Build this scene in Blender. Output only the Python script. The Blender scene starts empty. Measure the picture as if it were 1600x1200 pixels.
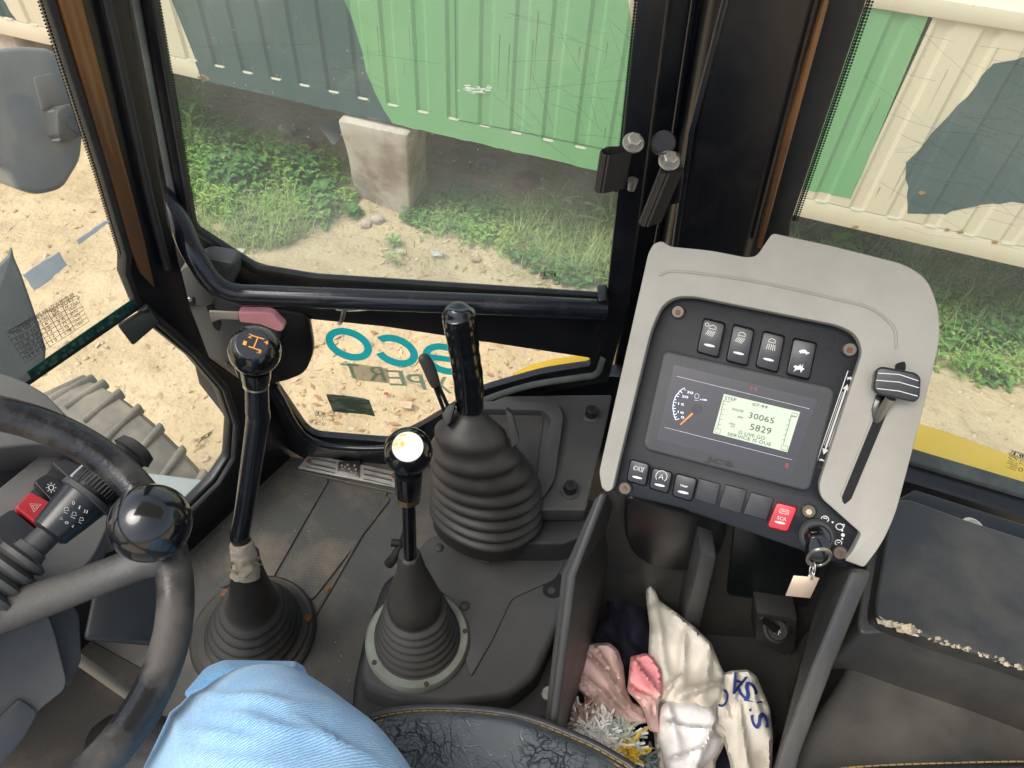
import bpy, bmesh, math, random
from mathutils import Vector as V, Matrix, noise
from mathutils.geometry import tessellate_polygon, delaunay_2d_cdt
random.seed(7)
scene = bpy.context.scene
COL = scene.collection

# ------------------------------------------------------------------ camera
FPX = 1110.0
PITCH = math.radians(48); ROLL = math.radians(4.3)
CAM = V((0, 0, 1.15))
FW = V((0, math.cos(PITCH), -math.sin(PITCH)))
_r = V((1, 0, 0)); _u = V((0, math.sin(PITCH), math.cos(PITCH)))
RT = _r*math.cos(ROLL) + _u*math.sin(ROLL)
UP = _u*math.cos(ROLL) - _r*math.sin(ROLL)
cd = bpy.data.cameras.new('camera'); cam = bpy.data.objects.new('camera', cd); COL.objects.link(cam)
cd.sensor_width = 36; cd.lens = FPX/1600*36; cd.clip_start = 0.02; cd.clip_end = 1000
M = Matrix((RT, UP, -FW)).transposed().to_4x4(); M.translation = CAM
cam.matrix_world = M
scene.camera = cam

# ------------------------------------------------------------------ light
SUN_EL, SUN_AZ = math.radians(62), math.radians(238)      # azimuth of the sun, clockwise from +Y
w = bpy.data.worlds.new('World'); scene.world = w; w.use_nodes = True
nt = w.node_tree; nt.nodes.clear()
sky = nt.nodes.new('ShaderNodeTexSky'); sky.sky_type = 'NISHITA'; sky.sun_disc = False
sky.sun_elevation = SUN_EL; sky.sun_rotation = SUN_AZ; sky.dust_density = 4; sky.air_density = 1.0; sky.ozone_density = 1.0
hs = nt.nodes.new('ShaderNodeHueSaturation'); hs.inputs['Saturation'].default_value = 0.55
bg = nt.nodes.new('ShaderNodeBackground'); bg.inputs['Strength'].default_value = 0.15
wo = nt.nodes.new('ShaderNodeOutputWorld')
nt.links.new(sky.outputs[0], hs.inputs['Color']); nt.links.new(hs.outputs[0], bg.inputs[0]); nt.links.new(bg.outputs[0], wo.inputs[0])
sl = bpy.data.lights.new('sun', 'SUN'); so = bpy.data.objects.new('sun', sl); COL.objects.link(so)
sl.energy = 1.4; sl.angle = math.radians(40); sl.color = (1, .95, .86)
sd = V((math.sin(SUN_AZ)*math.cos(SUN_EL), math.cos(SUN_AZ)*math.cos(SUN_EL), math.sin(SUN_EL)))
so.rotation_euler = sd.to_track_quat('Z', 'Y').to_euler(); so.location = sd*20
vs = scene.view_settings
scene.display_settings.display_device = 'sRGB'
vs.view_transform = 'Standard'; vs.look = 'None'; vs.gamma = 1; vs.use_curve_mapping = False
vs.exposure = 0.95
cy = scene.cycles
cy.max_bounces = 8; cy.diffuse_bounces = 4; cy.glossy_bounces = 4; cy.transparent_max_bounces = 16
cy.use_denoising = True; cy.sample_clamp_indirect = 6; cy.caustics_reflective = False; cy.caustics_refractive = False

# ------------------------------------------------------------------ sight lines to points in the place
def ray(x, y): return (FW + RT*((x-800)/FPX) - UP*((y-600)/FPX)).normalized()
def at(x, y, D): return CAM + ray(x, y)*D
def onz(x, y, z):
    d = ray(x, y); return CAM + d*((z-CAM.z)/d.z)
def proj(p):
    v = V(p)-CAM; return (800+FPX*v.dot(RT)/v.dot(FW), 600-FPX*v.dot(UP)/v.dot(FW))
class Plane:
    def __init__(s, p, n): s.p = V(p); s.n = V(n).normalized()       # n looks towards the camera side
    def hit(s, x, y):
        d = ray(x, y); return CAM + d*((s.p-CAM).dot(s.n)/d.dot(s.n))
    def off(s, h): return Plane(s.p + s.n*h, s.n)

# ------------------------------------------------------------------ materials
def lin(c): return tuple(((v/255)/12.92 if v/255 <= .04045 else ((v/255+.055)/1.055)**2.4) for v in c)
MATS = {}
def mat(name, col, rough=.5, metal=0., col2=None, nscale=8., lo=.4, hi=.7, bump=0., bscale=200., rough2=None, spec=.5, emit=None, coat=0., stretch=None):
    if name in MATS: return MATS[name]
    m = bpy.data.materials.new(name); m.use_nodes = True; t = m.node_tree; N = t.nodes; L = t.links
    b = N['Principled BSDF']; b.inputs['Base Color'].default_value = (*col, 1); b.inputs['Roughness'].default_value = rough
    b.inputs['Metallic'].default_value = metal; b.inputs['Specular IOR Level'].default_value = spec
    if coat: b.inputs['Coat Weight'].default_value = coat; b.inputs['Coat Roughness'].default_value = .08
    tc = N.new('ShaderNodeTexCoord'); mp = N.new('ShaderNodeMapping'); L.new(tc.outputs['Object'], mp.inputs[0])
    if stretch: mp.inputs['Scale'].default_value = stretch
    if col2:
        n = N.new('ShaderNodeTexNoise'); n.inputs['Scale'].default_value = nscale; n.inputs['Detail'].default_value = 7; n.inputs['Roughness'].default_value = .62
        L.new(mp.outputs[0], n.inputs['Vector'])
        r = N.new('ShaderNodeMapRange'); r.inputs['From Min'].default_value = lo; r.inputs['From Max'].default_value = hi; L.new(n.outputs[0], r.inputs[0])
        x = N.new('ShaderNodeMix'); x.data_type = 'RGBA'; x.inputs['A'].default_value = (*col, 1); x.inputs['B'].default_value = (*col2, 1)
        L.new(r.outputs[0], x.inputs['Factor']); L.new(x.outputs['Result'], b.inputs['Base Color'])
        if rough2 is not None:
            rr = N.new('ShaderNodeMapRange'); rr.inputs['To Min'].default_value = rough; rr.inputs['To Max'].default_value = rough2
            L.new(r.outputs[0], rr.inputs[0]); L.new(rr.outputs[0], b.inputs['Roughness'])
    if bump:
        n2 = N.new('ShaderNodeTexNoise'); n2.inputs['Scale'].default_value = bscale; n2.inputs['Detail'].default_value = 4
        L.new(mp.outputs[0], n2.inputs['Vector'])
        bp = N.new('ShaderNodeBump'); bp.inputs['Strength'].default_value = bump; bp.inputs['Distance'].default_value = .001
        L.new(n2.outputs[0], bp.inputs['Height']); L.new(bp.outputs[0], b.inputs['Normal'])
    if emit:
        b.inputs['Emission Color'].default_value = (*emit[0], 1); b.inputs['Emission Strength'].default_value = emit[1]
    MATS[name] = m; return m

black_paint = mat('black gloss paint', (.006, .007, .010), .30, col2=(.012, .012, .013), nscale=14, lo=.5, hi=.75, rough2=.5, bump=.05, bscale=60)
black_bar = mat('satin black tube paint', (.010, .012, .018), .18, col2=(.03, .03, .032), nscale=20, lo=.55, hi=.8, rough2=.42)
rubber = mat('black rubber seal', (.010, .011, .013), .55, col2=(.03, .029, .027), nscale=9)
seal_grey = mat('dusty seal', (.05, .06, .055), .7, col2=(.09, .1, .095), nscale=20)
amber_reflection = mat('amber painted reflection', (.25, .11, .03), .22, col2=(.07, .045, .03), nscale=5, lo=.35, hi=.65, stretch=(1, 1, .25))  # amber-brown colour for the reflections painted on the pillars
dark_plastic = mat('dark moulded plastic', (.034, .035, .037), .55, col2=(.062, .060, .055), nscale=7, lo=.45, hi=.75, bump=.22, bscale=900, rough2=.7)
grey_plastic = mat('worn grey plastic', (.052, .053, .055), .5, col2=(.085, .083, .078), nscale=5, lo=.42, hi=.78, bump=.2, bscale=800, rough2=.62)
mid_plastic = mat('grey dash plastic', (.125, .122, .114), .5, col2=(.17, .165, .152), nscale=4, bump=.25, bscale=900)
bin_plastic = mat('scuffed bin plastic', (.040, .041, .039), .42, col2=(.105, .097, .08), nscale=5, lo=.45, hi=.75, bump=.2, bscale=300, rough2=.6)
beige = mat('beige housing plastic', (.345, .33, .28), .42, col2=(.255, .235, .19), nscale=5, lo=.42, hi=.75, bump=.3, bscale=1100, rough2=.55)
panel_black = mat('instrument panel plastic', (.008, .010, .014), .42, spec=.32, col2=(.030, .030, .031), nscale=9, lo=.5, hi=.72, bump=.15, bscale=900, rough2=.6)
bezel_black = mat('display bezel plastic', (.055, .058, .062), .45, spec=.35, col2=(.065, .063, .06), nscale=12, bump=.2, bscale=900)
gloss_black = mat('glossy black knob', (.006, .007, .009), .12, col2=(.012, .012, .013), nscale=30, lo=.5, hi=.8, rough2=.3, coat=.4)
switch_black = mat('rocker switch plastic', (.009, .011, .015), .3, col2=(.02, .02, .02), nscale=40)
red_plastic = mat('red switch plastic', (.52, .025, .04), .35, col2=(.42, .03, .04), nscale=20)
pink_plastic = mat('faded pink grip', (.72, .26, .29), .4, col2=(.75, .36, .36), nscale=12)
boot_rubber = mat('boot rubber', (.036, .035, .033), .5, col2=(.075, .066, .055), nscale=9, lo=.45, hi=.75, bump=.12, bscale=300, rough2=.7)
boot_dusty = mat('dusty boot rubber', (.03, .029, .027), .6, col2=(.12, .095, .062), nscale=7, lo=.48, hi=.8, bump=.15, bscale=250, rough2=.8)
mat_rubber = mat('rubber floor mat', (.058, .059, .058), .55, col2=(.17, .142, .10), nscale=7, lo=.46, hi=.8, bump=.3, bscale=500, rough2=.8)
silver = mat('brushed tread plate', (.62, .61, .57), .42, .55, col2=(.35, .33, .3), nscale=30, lo=.5, hi=.8, rough2=.5)
steel = mat('zinc steel', (.55, .54, .50), .35, .9, col2=(.3, .28, .24), nscale=60)
rust = mat('rusty screw head', (.24, .10, .045), .8, .2, col2=(.10, .055, .035), nscale=150, bump=.4, bscale=900)
brass = mat('brass ring', (.55, .38, .2), .35, 1.)
cream = mat('cream container paint', (.62, .55, .42), .55, col2=(.55, .46, .33), nscale=2.4, lo=.5, hi=.8, bump=.1, bscale=20, stretch=(1, 1, .3))
green = mat('green camouflage paint', (.15, .35, .16), .55, col2=(.20, .39, .21), nscale=2.2, lo=.4, hi=.75, stretch=(1, 1, .25))
teal = mat('dark teal camouflage paint', (.035, .078, .085), .5, col2=(.055, .10, .105), nscale=2.6, lo=.4, hi=.75, stretch=(1, 1, .25))
concrete = mat('weathered concrete', (.50, .44, .39), .85, col2=(.27, .20, .165), nscale=4, lo=.42, hi=.62, bump=.6, bscale=60)
tan_tape = mat('dirty masking tape', (.52, .45, .35), .8, col2=(.35, .29, .2), nscale=60, bump=.5, bscale=400)
white_label = mat('white lettering', (.75, .75, .72), .5)
orange_print = mat('orange print', (.75, .33, .04), .5)
yellow_paint = mat('yellow machine paint', (.97, .60, .012), .35, col2=(.95, .56, .02), nscale=6)
teal_print = mat('turquoise vinyl letters', (.02, .64, .72), .45)
def see_light(m, k=.5):
    t = m.node_tree; b = t.nodes['Principled BSDF']; tl = t.nodes.new('ShaderNodeBsdfTranslucent'); ms = t.nodes.new('ShaderNodeMixShader'); ms.inputs[0].default_value = k
    if b.inputs['Base Color'].links: t.links.new(b.inputs['Base Color'].links[0].from_socket, tl.inputs[0])
    else: tl.inputs[0].default_value = b.inputs['Base Color'].default_value
    t.links.new(b.outputs[0], ms.inputs[1]); t.links.new(tl.outputs[0], ms.inputs[2]); t.links.new(ms.outputs[0], [n for n in t.nodes if n.bl_idname == 'ShaderNodeOutputMaterial'][0].inputs[0]); return m
see_light(teal_print, .65)
pale_print = mat('pale green vinyl letters', (.62, .72, .58), .5)
see_light(pale_print, .65)
etch = mat('dark glass etching', (.05, .05, .035), .6)
mirror_plastic = mat('bleached mirror plastic', (.13, .145, .155), .45, col2=(.22, .23, .23), nscale=4, bump=.2, bscale=300)
tyre_mat = mat('dusty tyre rubber', (.11, .108, .098), .9, col2=(.24, .215, .17), nscale=9, lo=.35, hi=.65, bump=.6, bscale=60)
grey_blue = mat('grey blue steel panel', (.25, .29, .29), .5, col2=(.32, .34, .33), nscale=8)
lcd_mat = mat('lit LCD glass', (.45, .52, .40), .3, emit=((.72, .85, .62), .10))
lcd_ink = mat('LCD digits', (.05, .07, .05), .6)
white_glow = mat('backlit gauge print', (.7, .75, .85), .4, emit=((.6, .7, 1.), .25))
orange_needle = mat('orange gauge needle', (.85, .25, .02), .4, emit=((1., .3, .03), .15))
screen_mat = mat('dark display window', (.013, .013, .02), .10, coat=.6)
white_disc = mat('cream knob cap', (.80, .77, .66), .4, col2=(.8, .5, .12), nscale=70, lo=.55, hi=.62)
hole_mat = mat('dark recess', (.004, .004, .004), .8)
webbing = mat('brown black webbing', (.06, .052, .044), .8, bump=.4, bscale=900)
leather = None

def leather_mat():
    m = bpy.data.materials.new('cracked black vinyl'); m.use_nodes = True; t = m.node_tree; N = t.nodes; L = t.links; b = N['Principled BSDF']
    tc = N.new('ShaderNodeTexCoord'); nz = N.new('ShaderNodeTexNoise'); nz.inputs['Scale'].default_value = 26; nz.inputs['Detail'].default_value = 5
    mx = N.new('ShaderNodeMix'); mx.data_type = 'VECTOR'; mx.inputs['Factor'].default_value = .045
    L.new(tc.outputs['Object'], nz.inputs['Vector']); L.new(tc.outputs['Object'], mx.inputs['A']); L.new(nz.outputs['Color'], mx.inputs['B'])
    def vor(sc, feat):
        v = N.new('ShaderNodeTexVoronoi'); v.feature = feat; v.inputs['Scale'].default_value = sc; L.new(mx.outputs['Result'], v.inputs['Vector']); return v
    vo = vor(62, 'DISTANCE_TO_EDGE'); v2 = vor(62, 'F1'); v3 = vor(150, 'DISTANCE_TO_EDGE')
    msk = N.new('ShaderNodeTexNoise'); msk.inputs['Scale'].default_value = 9; msk.inputs['Detail'].default_value = 4; L.new(tc.outputs['Object'], msk.inputs['Vector'])
    mk = N.new('ShaderNodeMapRange'); mk.inputs['From Min'].default_value = .34; mk.inputs['From Max'].default_value = .46; L.new(msk.outputs[0], mk.inputs[0])
    rp = N.new('ShaderNodeMapRange'); rp.inputs['From Max'].default_value = .06; L.new(vo.outputs['Distance'], rp.inputs[0])
    rp3 = N.new('ShaderNodeMapRange'); rp3.inputs['From Max'].default_value = .05; rp3.inputs['To Min'].default_value = .35; L.new(v3.outputs['Distance'], rp3.inputs[0])
    ml = N.new('ShaderNodeMath'); ml.operation = 'MULTIPLY'; L.new(rp.outputs[0], ml.inputs[0]); L.new(rp3.outputs[0], ml.inputs[1])
    mi = N.new('ShaderNodeMix'); mi.inputs['A'].default_value = 1.0; L.new(mk.outputs[0], mi.inputs['Factor']); L.new(ml.outputs[0], mi.inputs['B'])
    cr = N.new('ShaderNodeMix'); cr.data_type = 'RGBA'; cr.inputs['A'].default_value = (.010, .010, .010, 1); cr.inputs['B'].default_value = (.075, .088, .095, 1)
    L.new(mi.outputs['Result'], cr.inputs['Factor']); L.new(cr.outputs['Result'], b.inputs['Base Color'])
    ad = N.new('ShaderNodeMath'); ad.operation = 'MULTIPLY_ADD'; ad.inputs[1].default_value = .7; L.new(v2.outputs['Color'], ad.inputs[0]); L.new(mi.outputs['Result'], ad.inputs[2])
    bp = N.new('ShaderNodeBump'); bp.inputs['Strength'].default_value = .8; bp.inputs['Distance'].default_value = .0016; L.new(ad.outputs[0], bp.inputs['Height']); L.new(bp.outputs[0], b.inputs['Normal'])
    b.inputs['Roughness'].default_value = .33; return m
leather = leather_mat()
smooth_vinyl = mat('smooth black vinyl', (.022, .024, .027), .36, col2=(.04, .04, .042), nscale=12, bump=.3, bscale=500)

def denim_mat():
    m = bpy.data.materials.new('light blue denim'); m.use_nodes = True; t = m.node_tree; N = t.nodes; L = t.links; b = N['Principled BSDF']
    tc = N.new('ShaderNodeTexCoord'); mp = N.new('ShaderNodeMapping'); mp.inputs['Rotation'].default_value = (.3, .2, .9); L.new(tc.outputs['Object'], mp.inputs[0])
    wv = N.new('ShaderNodeTexWave'); wv.inputs['Scale'].default_value = 150; wv.inputs['Distortion'].default_value = 2.5; wv.inputs['Detail'].default_value = 2; wv.inputs['Detail Scale'].default_value = 2; L.new(mp.outputs[0], wv.inputs['Vector'])
    n = N.new('ShaderNodeTexNoise'); n.inputs['Scale'].default_value = 9; n.inputs['Detail'].default_value = 8; L.new(tc.outputs['Object'], n.inputs['Vector'])
    n3 = N.new('ShaderNodeTexNoise'); n3.inputs['Scale'].default_value = 500; L.new(tc.outputs['Object'], n3.inputs['Vector'])
    c1 = N.new('ShaderNodeMix'); c1.data_type = 'RGBA'; c1.inputs['A'].default_value = (.13, .31, .54, 1); c1.inputs['B'].default_value = (.33, .52, .70, 1)
    mr = N.new('ShaderNodeMapRange'); mr.inputs['From Min'].default_value = .35; mr.inputs['From Max'].default_value = .65; L.new(n.outputs[0], mr.inputs[0]); L.new(mr.outputs[0], c1.inputs['Factor'])
    c2 = N.new('ShaderNodeMix'); c2.data_type = 'RGBA'; c2.blend_type = 'OVERLAY'; c2.inputs['Factor'].default_value = .28; L.new(c1.outputs['Result'], c2.inputs['A']); L.new(wv.outputs['Color'], c2.inputs['B'])
    c3 = N.new('ShaderNodeMix'); c3.data_type = 'RGBA'; c3.blend_type = 'OVERLAY'; c3.inputs['Factor'].default_value = .3; L.new(c2.outputs['Result'], c3.inputs['A']); L.new(n3.outputs[0], c3.inputs['B'])
    L.new(c3.outputs['Result'], b.inputs['Base Color']); b.inputs['Roughness'].default_value = .9; b.inputs['Specular IOR Level'].default_value = .15
    b.inputs['Sheen Weight'].default_value = .2
    bp = N.new('ShaderNodeBump'); bp.inputs['Strength'].default_value = .5; bp.inputs['Distance'].default_value = .0006; L.new(wv.outputs['Fac'], bp.inputs['Height']); L.new(bp.outputs[0], b.inputs['Normal'])
    return m
denim = denim_mat()

def glass_mat(name, dust, tint=(.93, .97, .95), lo=.35, hi=.75, zlow=None, top=.25, dustcol=(.62, .63, .58)):
    m = bpy.data.materials.new(name); m.use_nodes = True; t = m.node_tree; N = t.nodes; L = t.links; N.clear()
    o = N.new('ShaderNodeOutputMaterial'); tr = N.new('ShaderNodeBsdfTransparent'); tr.inputs[0].default_value = (*tint, 1)
    gl = N.new('ShaderNodeBsdfGlossy'); gl.inputs['Roughness'].default_value = .03
    lw_ = N.new('ShaderNodeLayerWeight'); pw = N.new('ShaderNodeMath'); pw.operation = 'POWER'; pw.inputs[1].default_value = 5; L.new(lw_.outputs['Facing'], pw.inputs[0])
    fr = N.new('ShaderNodeMath'); fr.operation = 'MULTIPLY_ADD'; fr.inputs[1].default_value = .9; fr.inputs[2].default_value = .018; L.new(pw.outputs[0], fr.inputs[0])
    m1 = N.new('ShaderNodeMixShader'); L.new(fr.outputs[0], m1.inputs[0]); L.new(tr.outputs[0], m1.inputs[1]); L.new(gl.outputs[0], m1.inputs[2])
    di = N.new('ShaderNodeBsdfDiffuse'); di.inputs[0].default_value = (*dustcol, 1); tl = N.new('ShaderNodeBsdfTranslucent'); tl.inputs[0].default_value = (*dustcol, 1)
    ad = N.new('ShaderNodeMixShader'); ad.inputs[0].default_value = .6; L.new(di.outputs[0], ad.inputs[1]); L.new(tl.outputs[0], ad.inputs[2])
    tc = N.new('ShaderNodeTexCoord'); n = N.new('ShaderNodeTexNoise'); n.inputs['Scale'].default_value = 4; n.inputs['Detail'].default_value = 9; n.inputs['Roughness'].default_value = .65
    L.new(tc.outputs['Object'], n.inputs['Vector'])
    r = N.new('ShaderNodeMapRange'); r.inputs['From Min'].default_value = lo; r.inputs['From Max'].default_value = hi; r.inputs['To Min'].default_value = dust*.45; r.inputs['To Max'].default_value = dust*1.5
    L.new(n.outputs[0], r.inputs[0])
    if zlow is not None:            # rain splash: the film of dust thins out upwards
        gp = N.new('ShaderNodeNewGeometry'); sz = N.new('ShaderNodeSeparateXYZ'); L.new(gp.outputs['Position'], sz.inputs[0])
        zr = N.new('ShaderNodeMapRange'); zr.interpolation_type = 'SMOOTHSTEP'; zr.inputs['From Min'].default_value = zlow[0]; zr.inputs['From Max'].default_value = zlow[1]; zr.inputs['To Min'].default_value = 1; zr.inputs['To Max'].default_value = top
        L.new(sz.outputs['Z'], zr.inputs[0]); zm = N.new('ShaderNodeMath'); zm.operation = 'MULTIPLY'; L.new(r.outputs[0], zm.inputs[0]); L.new(zr.outputs[0], zm.inputs[1]); r = zm
    # wiping scratches: fine stretched noise
    mp = N.new('ShaderNodeMapping'); mp.inputs['Scale'].default_value = (14, 1, 260); mp.inputs['Rotation'].default_value = (0, .35, 0); L.new(tc.outputs['Object'], mp.inputs[0])
    n2 = N.new('ShaderNodeTexNoise'); n2.inputs['Scale'].default_value = 1.; n2.inputs['Detail'].default_value = 2; L.new(mp.outputs[0], n2.inputs['Vector'])
    r2 = N.new('ShaderNodeMapRange'); r2.inputs['From Min'].default_value = .62; r2.inputs['From Max'].default_value = .8; r2.inputs['To Max'].default_value = dust*.35; L.new(n2.outputs[0], r2.inputs[0])
    s = N.new('ShaderNodeMath'); s.operation = 'ADD'; L.new(r.outputs[0], s.inputs[0]); L.new(r2.outputs[0], s.inputs[1])
    # specks
    n3 = N.new('ShaderNodeTexVoronoi'); n3.inputs['Scale'].default_value = 55; L.new(tc.outputs['Object'], n3.inputs['Vector'])
    r3 = N.new('ShaderNodeMapRange'); r3.inputs['From Min'].default_value = .05; r3.inputs['From Max'].default_value = .09; r3.inputs['To Min'].default_value = dust*1.2; r3.inputs['To Max'].default_value = 0; L.new(n3.outputs['Distance'], r3.inputs[0])
    s3 = N.new('ShaderNodeMath'); s3.operation = 'ADD'; s3.use_clamp = True; L.new(s.outputs[0], s3.inputs[0]); L.new(r3.outputs[0], s3.inputs[1])
    m2 = N.new('ShaderNodeMixShader'); L.new(s3.outputs[0], m2.inputs[0]); L.new(m1.outputs[0], m2.inputs[1]); L.new(ad.outputs[0], m2.inputs[2])
    L.new(m2.outputs[0], o.inputs[0]); return m
glass_door = glass_mat('dusty door glass', .22, lo=.3, hi=.72, zlow=(.47, .66), top=.40, dustcol=(.80, .81, .72))
glass_low = glass_mat('lower door glass', .025, tint=(.98, .98, .96))
glass_front = glass_mat('front glass', .035, tint=(.96, .97, .95))
glass_quarter = glass_mat('dusty quarter glass', .09, lo=.3, hi=.72, zlow=(.45, .64), top=.9, dustcol=(.80, .81, .72))

def dots_mat():
    m = bpy.data.materials.new('dot print'); m.use_nodes = True; t = m.node_tree; N = t.nodes; L = t.links; b = N['Principled BSDF']
    b.inputs['Base Color'].default_value = (.006, .006, .006, 1); b.inputs['Roughness'].default_value = .5
    uv = N.new('ShaderNodeUVMap'); sp = N.new('ShaderNodeSeparateXYZ'); L.new(uv.outputs[0], sp.inputs[0])
    vo = N.new('ShaderNodeTexVoronoi'); vo.inputs['Randomness'].default_value = 0; vo.inputs['Scale'].default_value = 300; vo.voronoi_dimensions = '2D'
    mp = N.new('ShaderNodeMapping'); L.new(uv.outputs[0], mp.inputs[0]); L.new(mp.outputs[0], vo.inputs['Vector'])
    th = N.new('ShaderNodeMapRange'); th.inputs['From Min'].default_value = 0; th.inputs['From Max'].default_value = .016; th.inputs['To Min'].default_value = .62; th.inputs['To Max'].default_value = .1
    L.new(sp.outputs['Y'], th.inputs[0])
    lt = N.new('ShaderNodeMath'); lt.operation = 'LESS_THAN'; L.new(vo.outputs['Distance'], lt.inputs[0]); L.new(th.outputs[0], lt.inputs[1])
    L.new(lt.outputs[0], b.inputs['Alpha']); return m
dot_print = dots_mat()

# ------------------------------------------------------------------ object helpers
def put(o, parent=None, name=None):
    COL.objects.link(o)
    if parent is not None: o.parent = parent
    return o
def base_of(p):
    if p is None: return None
    b = V((0, 0, 0))
    while p is not None: b = b + p.location; p = p.parent
    return b
def tag(o, label=None, cat=None, group=None, kind=None):
    if label: o['label'] = label
    if cat: o['category'] = cat
    if group: o['group'] = group
    if kind: o['kind'] = kind
    return o
def thing(name, base, label, cat, group=None):
    o = bpy.data.objects.new(name, None); o.empty_display_size = .05; COL.objects.link(o); o.location = V(base)
    return tag(o, label, cat, group)
def fin(name, bm, material, parent=None, smooth=35, label=None):
    bmesh.ops.recalc_face_normals(bm, faces=bm.faces)
    if parent is not None: b = base_of(parent)
    else:
        b = V((0, 0, 0))
        for v in bm.verts: b += v.co
        b /= max(1, len(bm.verts))
    for v in bm.verts: v.co -= b
    me = bpy.data.meshes.new(name); bm.to_mesh(me); bm.free()
    for mm in (material if isinstance(material, (list, tuple)) else [material]): me.materials.append(mm)
    if smooth:
        for p in me.polygons: p.use_smooth = True
        me.set_sharp_from_angle(angle=math.radians(smooth))
    o = bpy.data.objects.new(name, me); COL.objects.link(o)
    if parent is not None: o.parent = parent
    else: o.location = b
    if label: o['label'] = label
    return o
def rnd(pts, r, n=5):
    """round the corners of a 2D polygon; r is a number or one per corner"""
    out = []; N_ = len(pts)
    for i in range(N_):
        ri = r[i] if isinstance(r, (list, tuple)) else r
        p = V(pts[i][:2]); a = V(pts[i-1][:2]); c = V(pts[(i+1) % N_][:2])
        da = (a-p); dc = (c-p); la = da.length; lc = dc.length
        rr = min(ri, la*.48, lc*.48)
        if rr < 1e-6: out.append((p.x, p.y)); continue
        s = p+da/la*rr; e = p+dc/lc*rr
        for k in range(n+1):
            t = k/n; q = s*(1-t)**2 + p*2*t*(1-t) + e*t*t; out.append((q.x, q.y))
    return out
def spline(pts, k=6, closed=False):
    P_ = [V(p) for p in pts]; out = []; n = len(P_)
    rng = range(n if closed else n-1)
    for i in rng:
        p0 = P_[i-1] if (i > 0 or closed) else P_[0]*2-P_[1]; p1 = P_[i]; p2 = P_[(i+1) % n]
        p3 = P_[(i+2) % n] if (i+2 < n or closed) else P_[-1]*2-P_[-2]
        for j in range(k):
            t = j/k
            out.append(.5*((2*p1)+(p2-p0)*t+(2*p0-5*p1+4*p2-p3)*t*t+(3*p1-p0-3*p2+p3)*t**3))
    if not closed: out.append(P_[-1])
    return out
def prism_bm(top, bot, holes=None, bm=None):
    """top/bot: lists of loops of 3D points (outer first, then holes)"""
    bm = bm or bmesh.new()
    tv = [[bm.verts.new(p) for p in lp] for lp in top]; bv = [[bm.verts.new(p) for p in lp] for lp in bot]
    if len(top) == 1:
        bm.faces.new(tv[0]); bm.faces.new(list(reversed(bv[0])))
    else:
        flat_t = [v for lp in tv for v in lp]; flat_b = [v for lp in bv for v in lp]
        for tri in tessellate_polygon([[V(p) for p in lp] for lp in top]):
            try:
                bm.faces.new([flat_t[i] for i in tri]); bm.faces.new([flat_b[i] for i in reversed(tri)])
            except ValueError: pass
    for a, b in zip(tv, bv):
        n = len(a)
        for i in range(n): bm.faces.new((a[i], b[i], b[(i+1) % n], a[(i+1) % n]))
    return bm
def bevel(bm, r, seg=2, ang=50):
    bmesh.ops.recalc_face_normals(bm, faces=bm.faces)
    es = [e for e in bm.edges if len(e.link_faces) == 2 and e.calc_face_angle(0) > math.radians(ang)]
    if es and r > 0: bmesh.ops.bevel(bm, geom=es, offset=r, segments=seg, affect='EDGES', clamp_overlap=True, profile=.5)
def slab(name, px, pl, h=0, t=.01, m=None, parent=None, bev=.0015, seg=2, r=0, holes=None, grow=1.0, label=None, smooth=35, ang=50):
    """plate whose front face lies on plane pl lifted h, t thick"""
    q = pl.off(h); loops = [rnd(px, r) if r else px] + (holes or [])
    top = [[q.hit(*p) for p in lp] for lp in loops]
    bot = [[p - q.n*t for p in lp] for lp in top]
    if grow != 1.0:
        c = sum(top[0], V((0, 0, 0)))/len(top[0]); bot = [[c - q.n*t + (p-c)*grow for p in lp] for lp in top]
    bm = prism_bm(top, bot)
    bevel(bm, bev, seg, ang)
    return fin(name, bm, m, parent, smooth, label)
def prism_z(name, px, z, dz, m, parent=None, bev=.01, seg=3, r=0, taper=1.0, label=None, holes=None, ang=50):
    loops = [rnd(px, r) if r else px] + (holes or [])
    top = [[onz(p[0], p[1], z) for p in lp] for lp in loops]
    c = sum(top[0], V((0, 0, 0)))/len(top[0])
    bot = [[V((c.x+(p.x-c.x)*taper, c.y+(p.y-c.y)*taper, p.z-dz)) for p in lp] for lp in top]
    bm = prism_bm(top, bot); bevel(bm, bev, seg, ang)
    return fin(name, bm, m, parent, 35, label)
def frame_of(d):
    d = d.normalized(); a = d.orthogonal().normalized(); return a, d.cross(a)
def sweep(bm, pts, rad, n=20, axis=None, flat=1.0, side=None, caps=True, up=None):
    """rings along pts; axis: every ring perpendicular to this; flat: squash; side: direction of the wide axis"""
    P_ = [V(p) for p in pts]; rad = rad if isinstance(rad, (list, tuple)) else [rad]*len(P_)
    rings = []; a = None
    for i, p in enumerate(P_):
        if axis is not None: d = V(axis).normalized()
        else:
            d = (P_[min(i+1, len(P_)-1)] - P_[max(i-1, 0)]).normalized()
        if side is not None: a = (V(side) - d*V(side).dot(d)).normalized()
        elif a is None: a = d.orthogonal().normalized()
        else: a = (a - d*a.dot(d)).normalized()
        b = d.cross(a)
        rings.append([bm.verts.new(p + a*(rad[i]*math.cos(2*math.pi*k/n)) + b*(rad[i]*flat*math.sin(2*math.pi*k/n))) for k in range(n)])
    for i in range(len(rings)-1):
        for k in range(n):
            bm.faces.new((rings[i][k], rings[i][(k+1) % n], rings[i+1][(k+1) % n], rings[i+1][k]))
    if caps:
        bm.faces.new(rings[0]); bm.faces.new(list(reversed(rings[-1])))
    return bm
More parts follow.
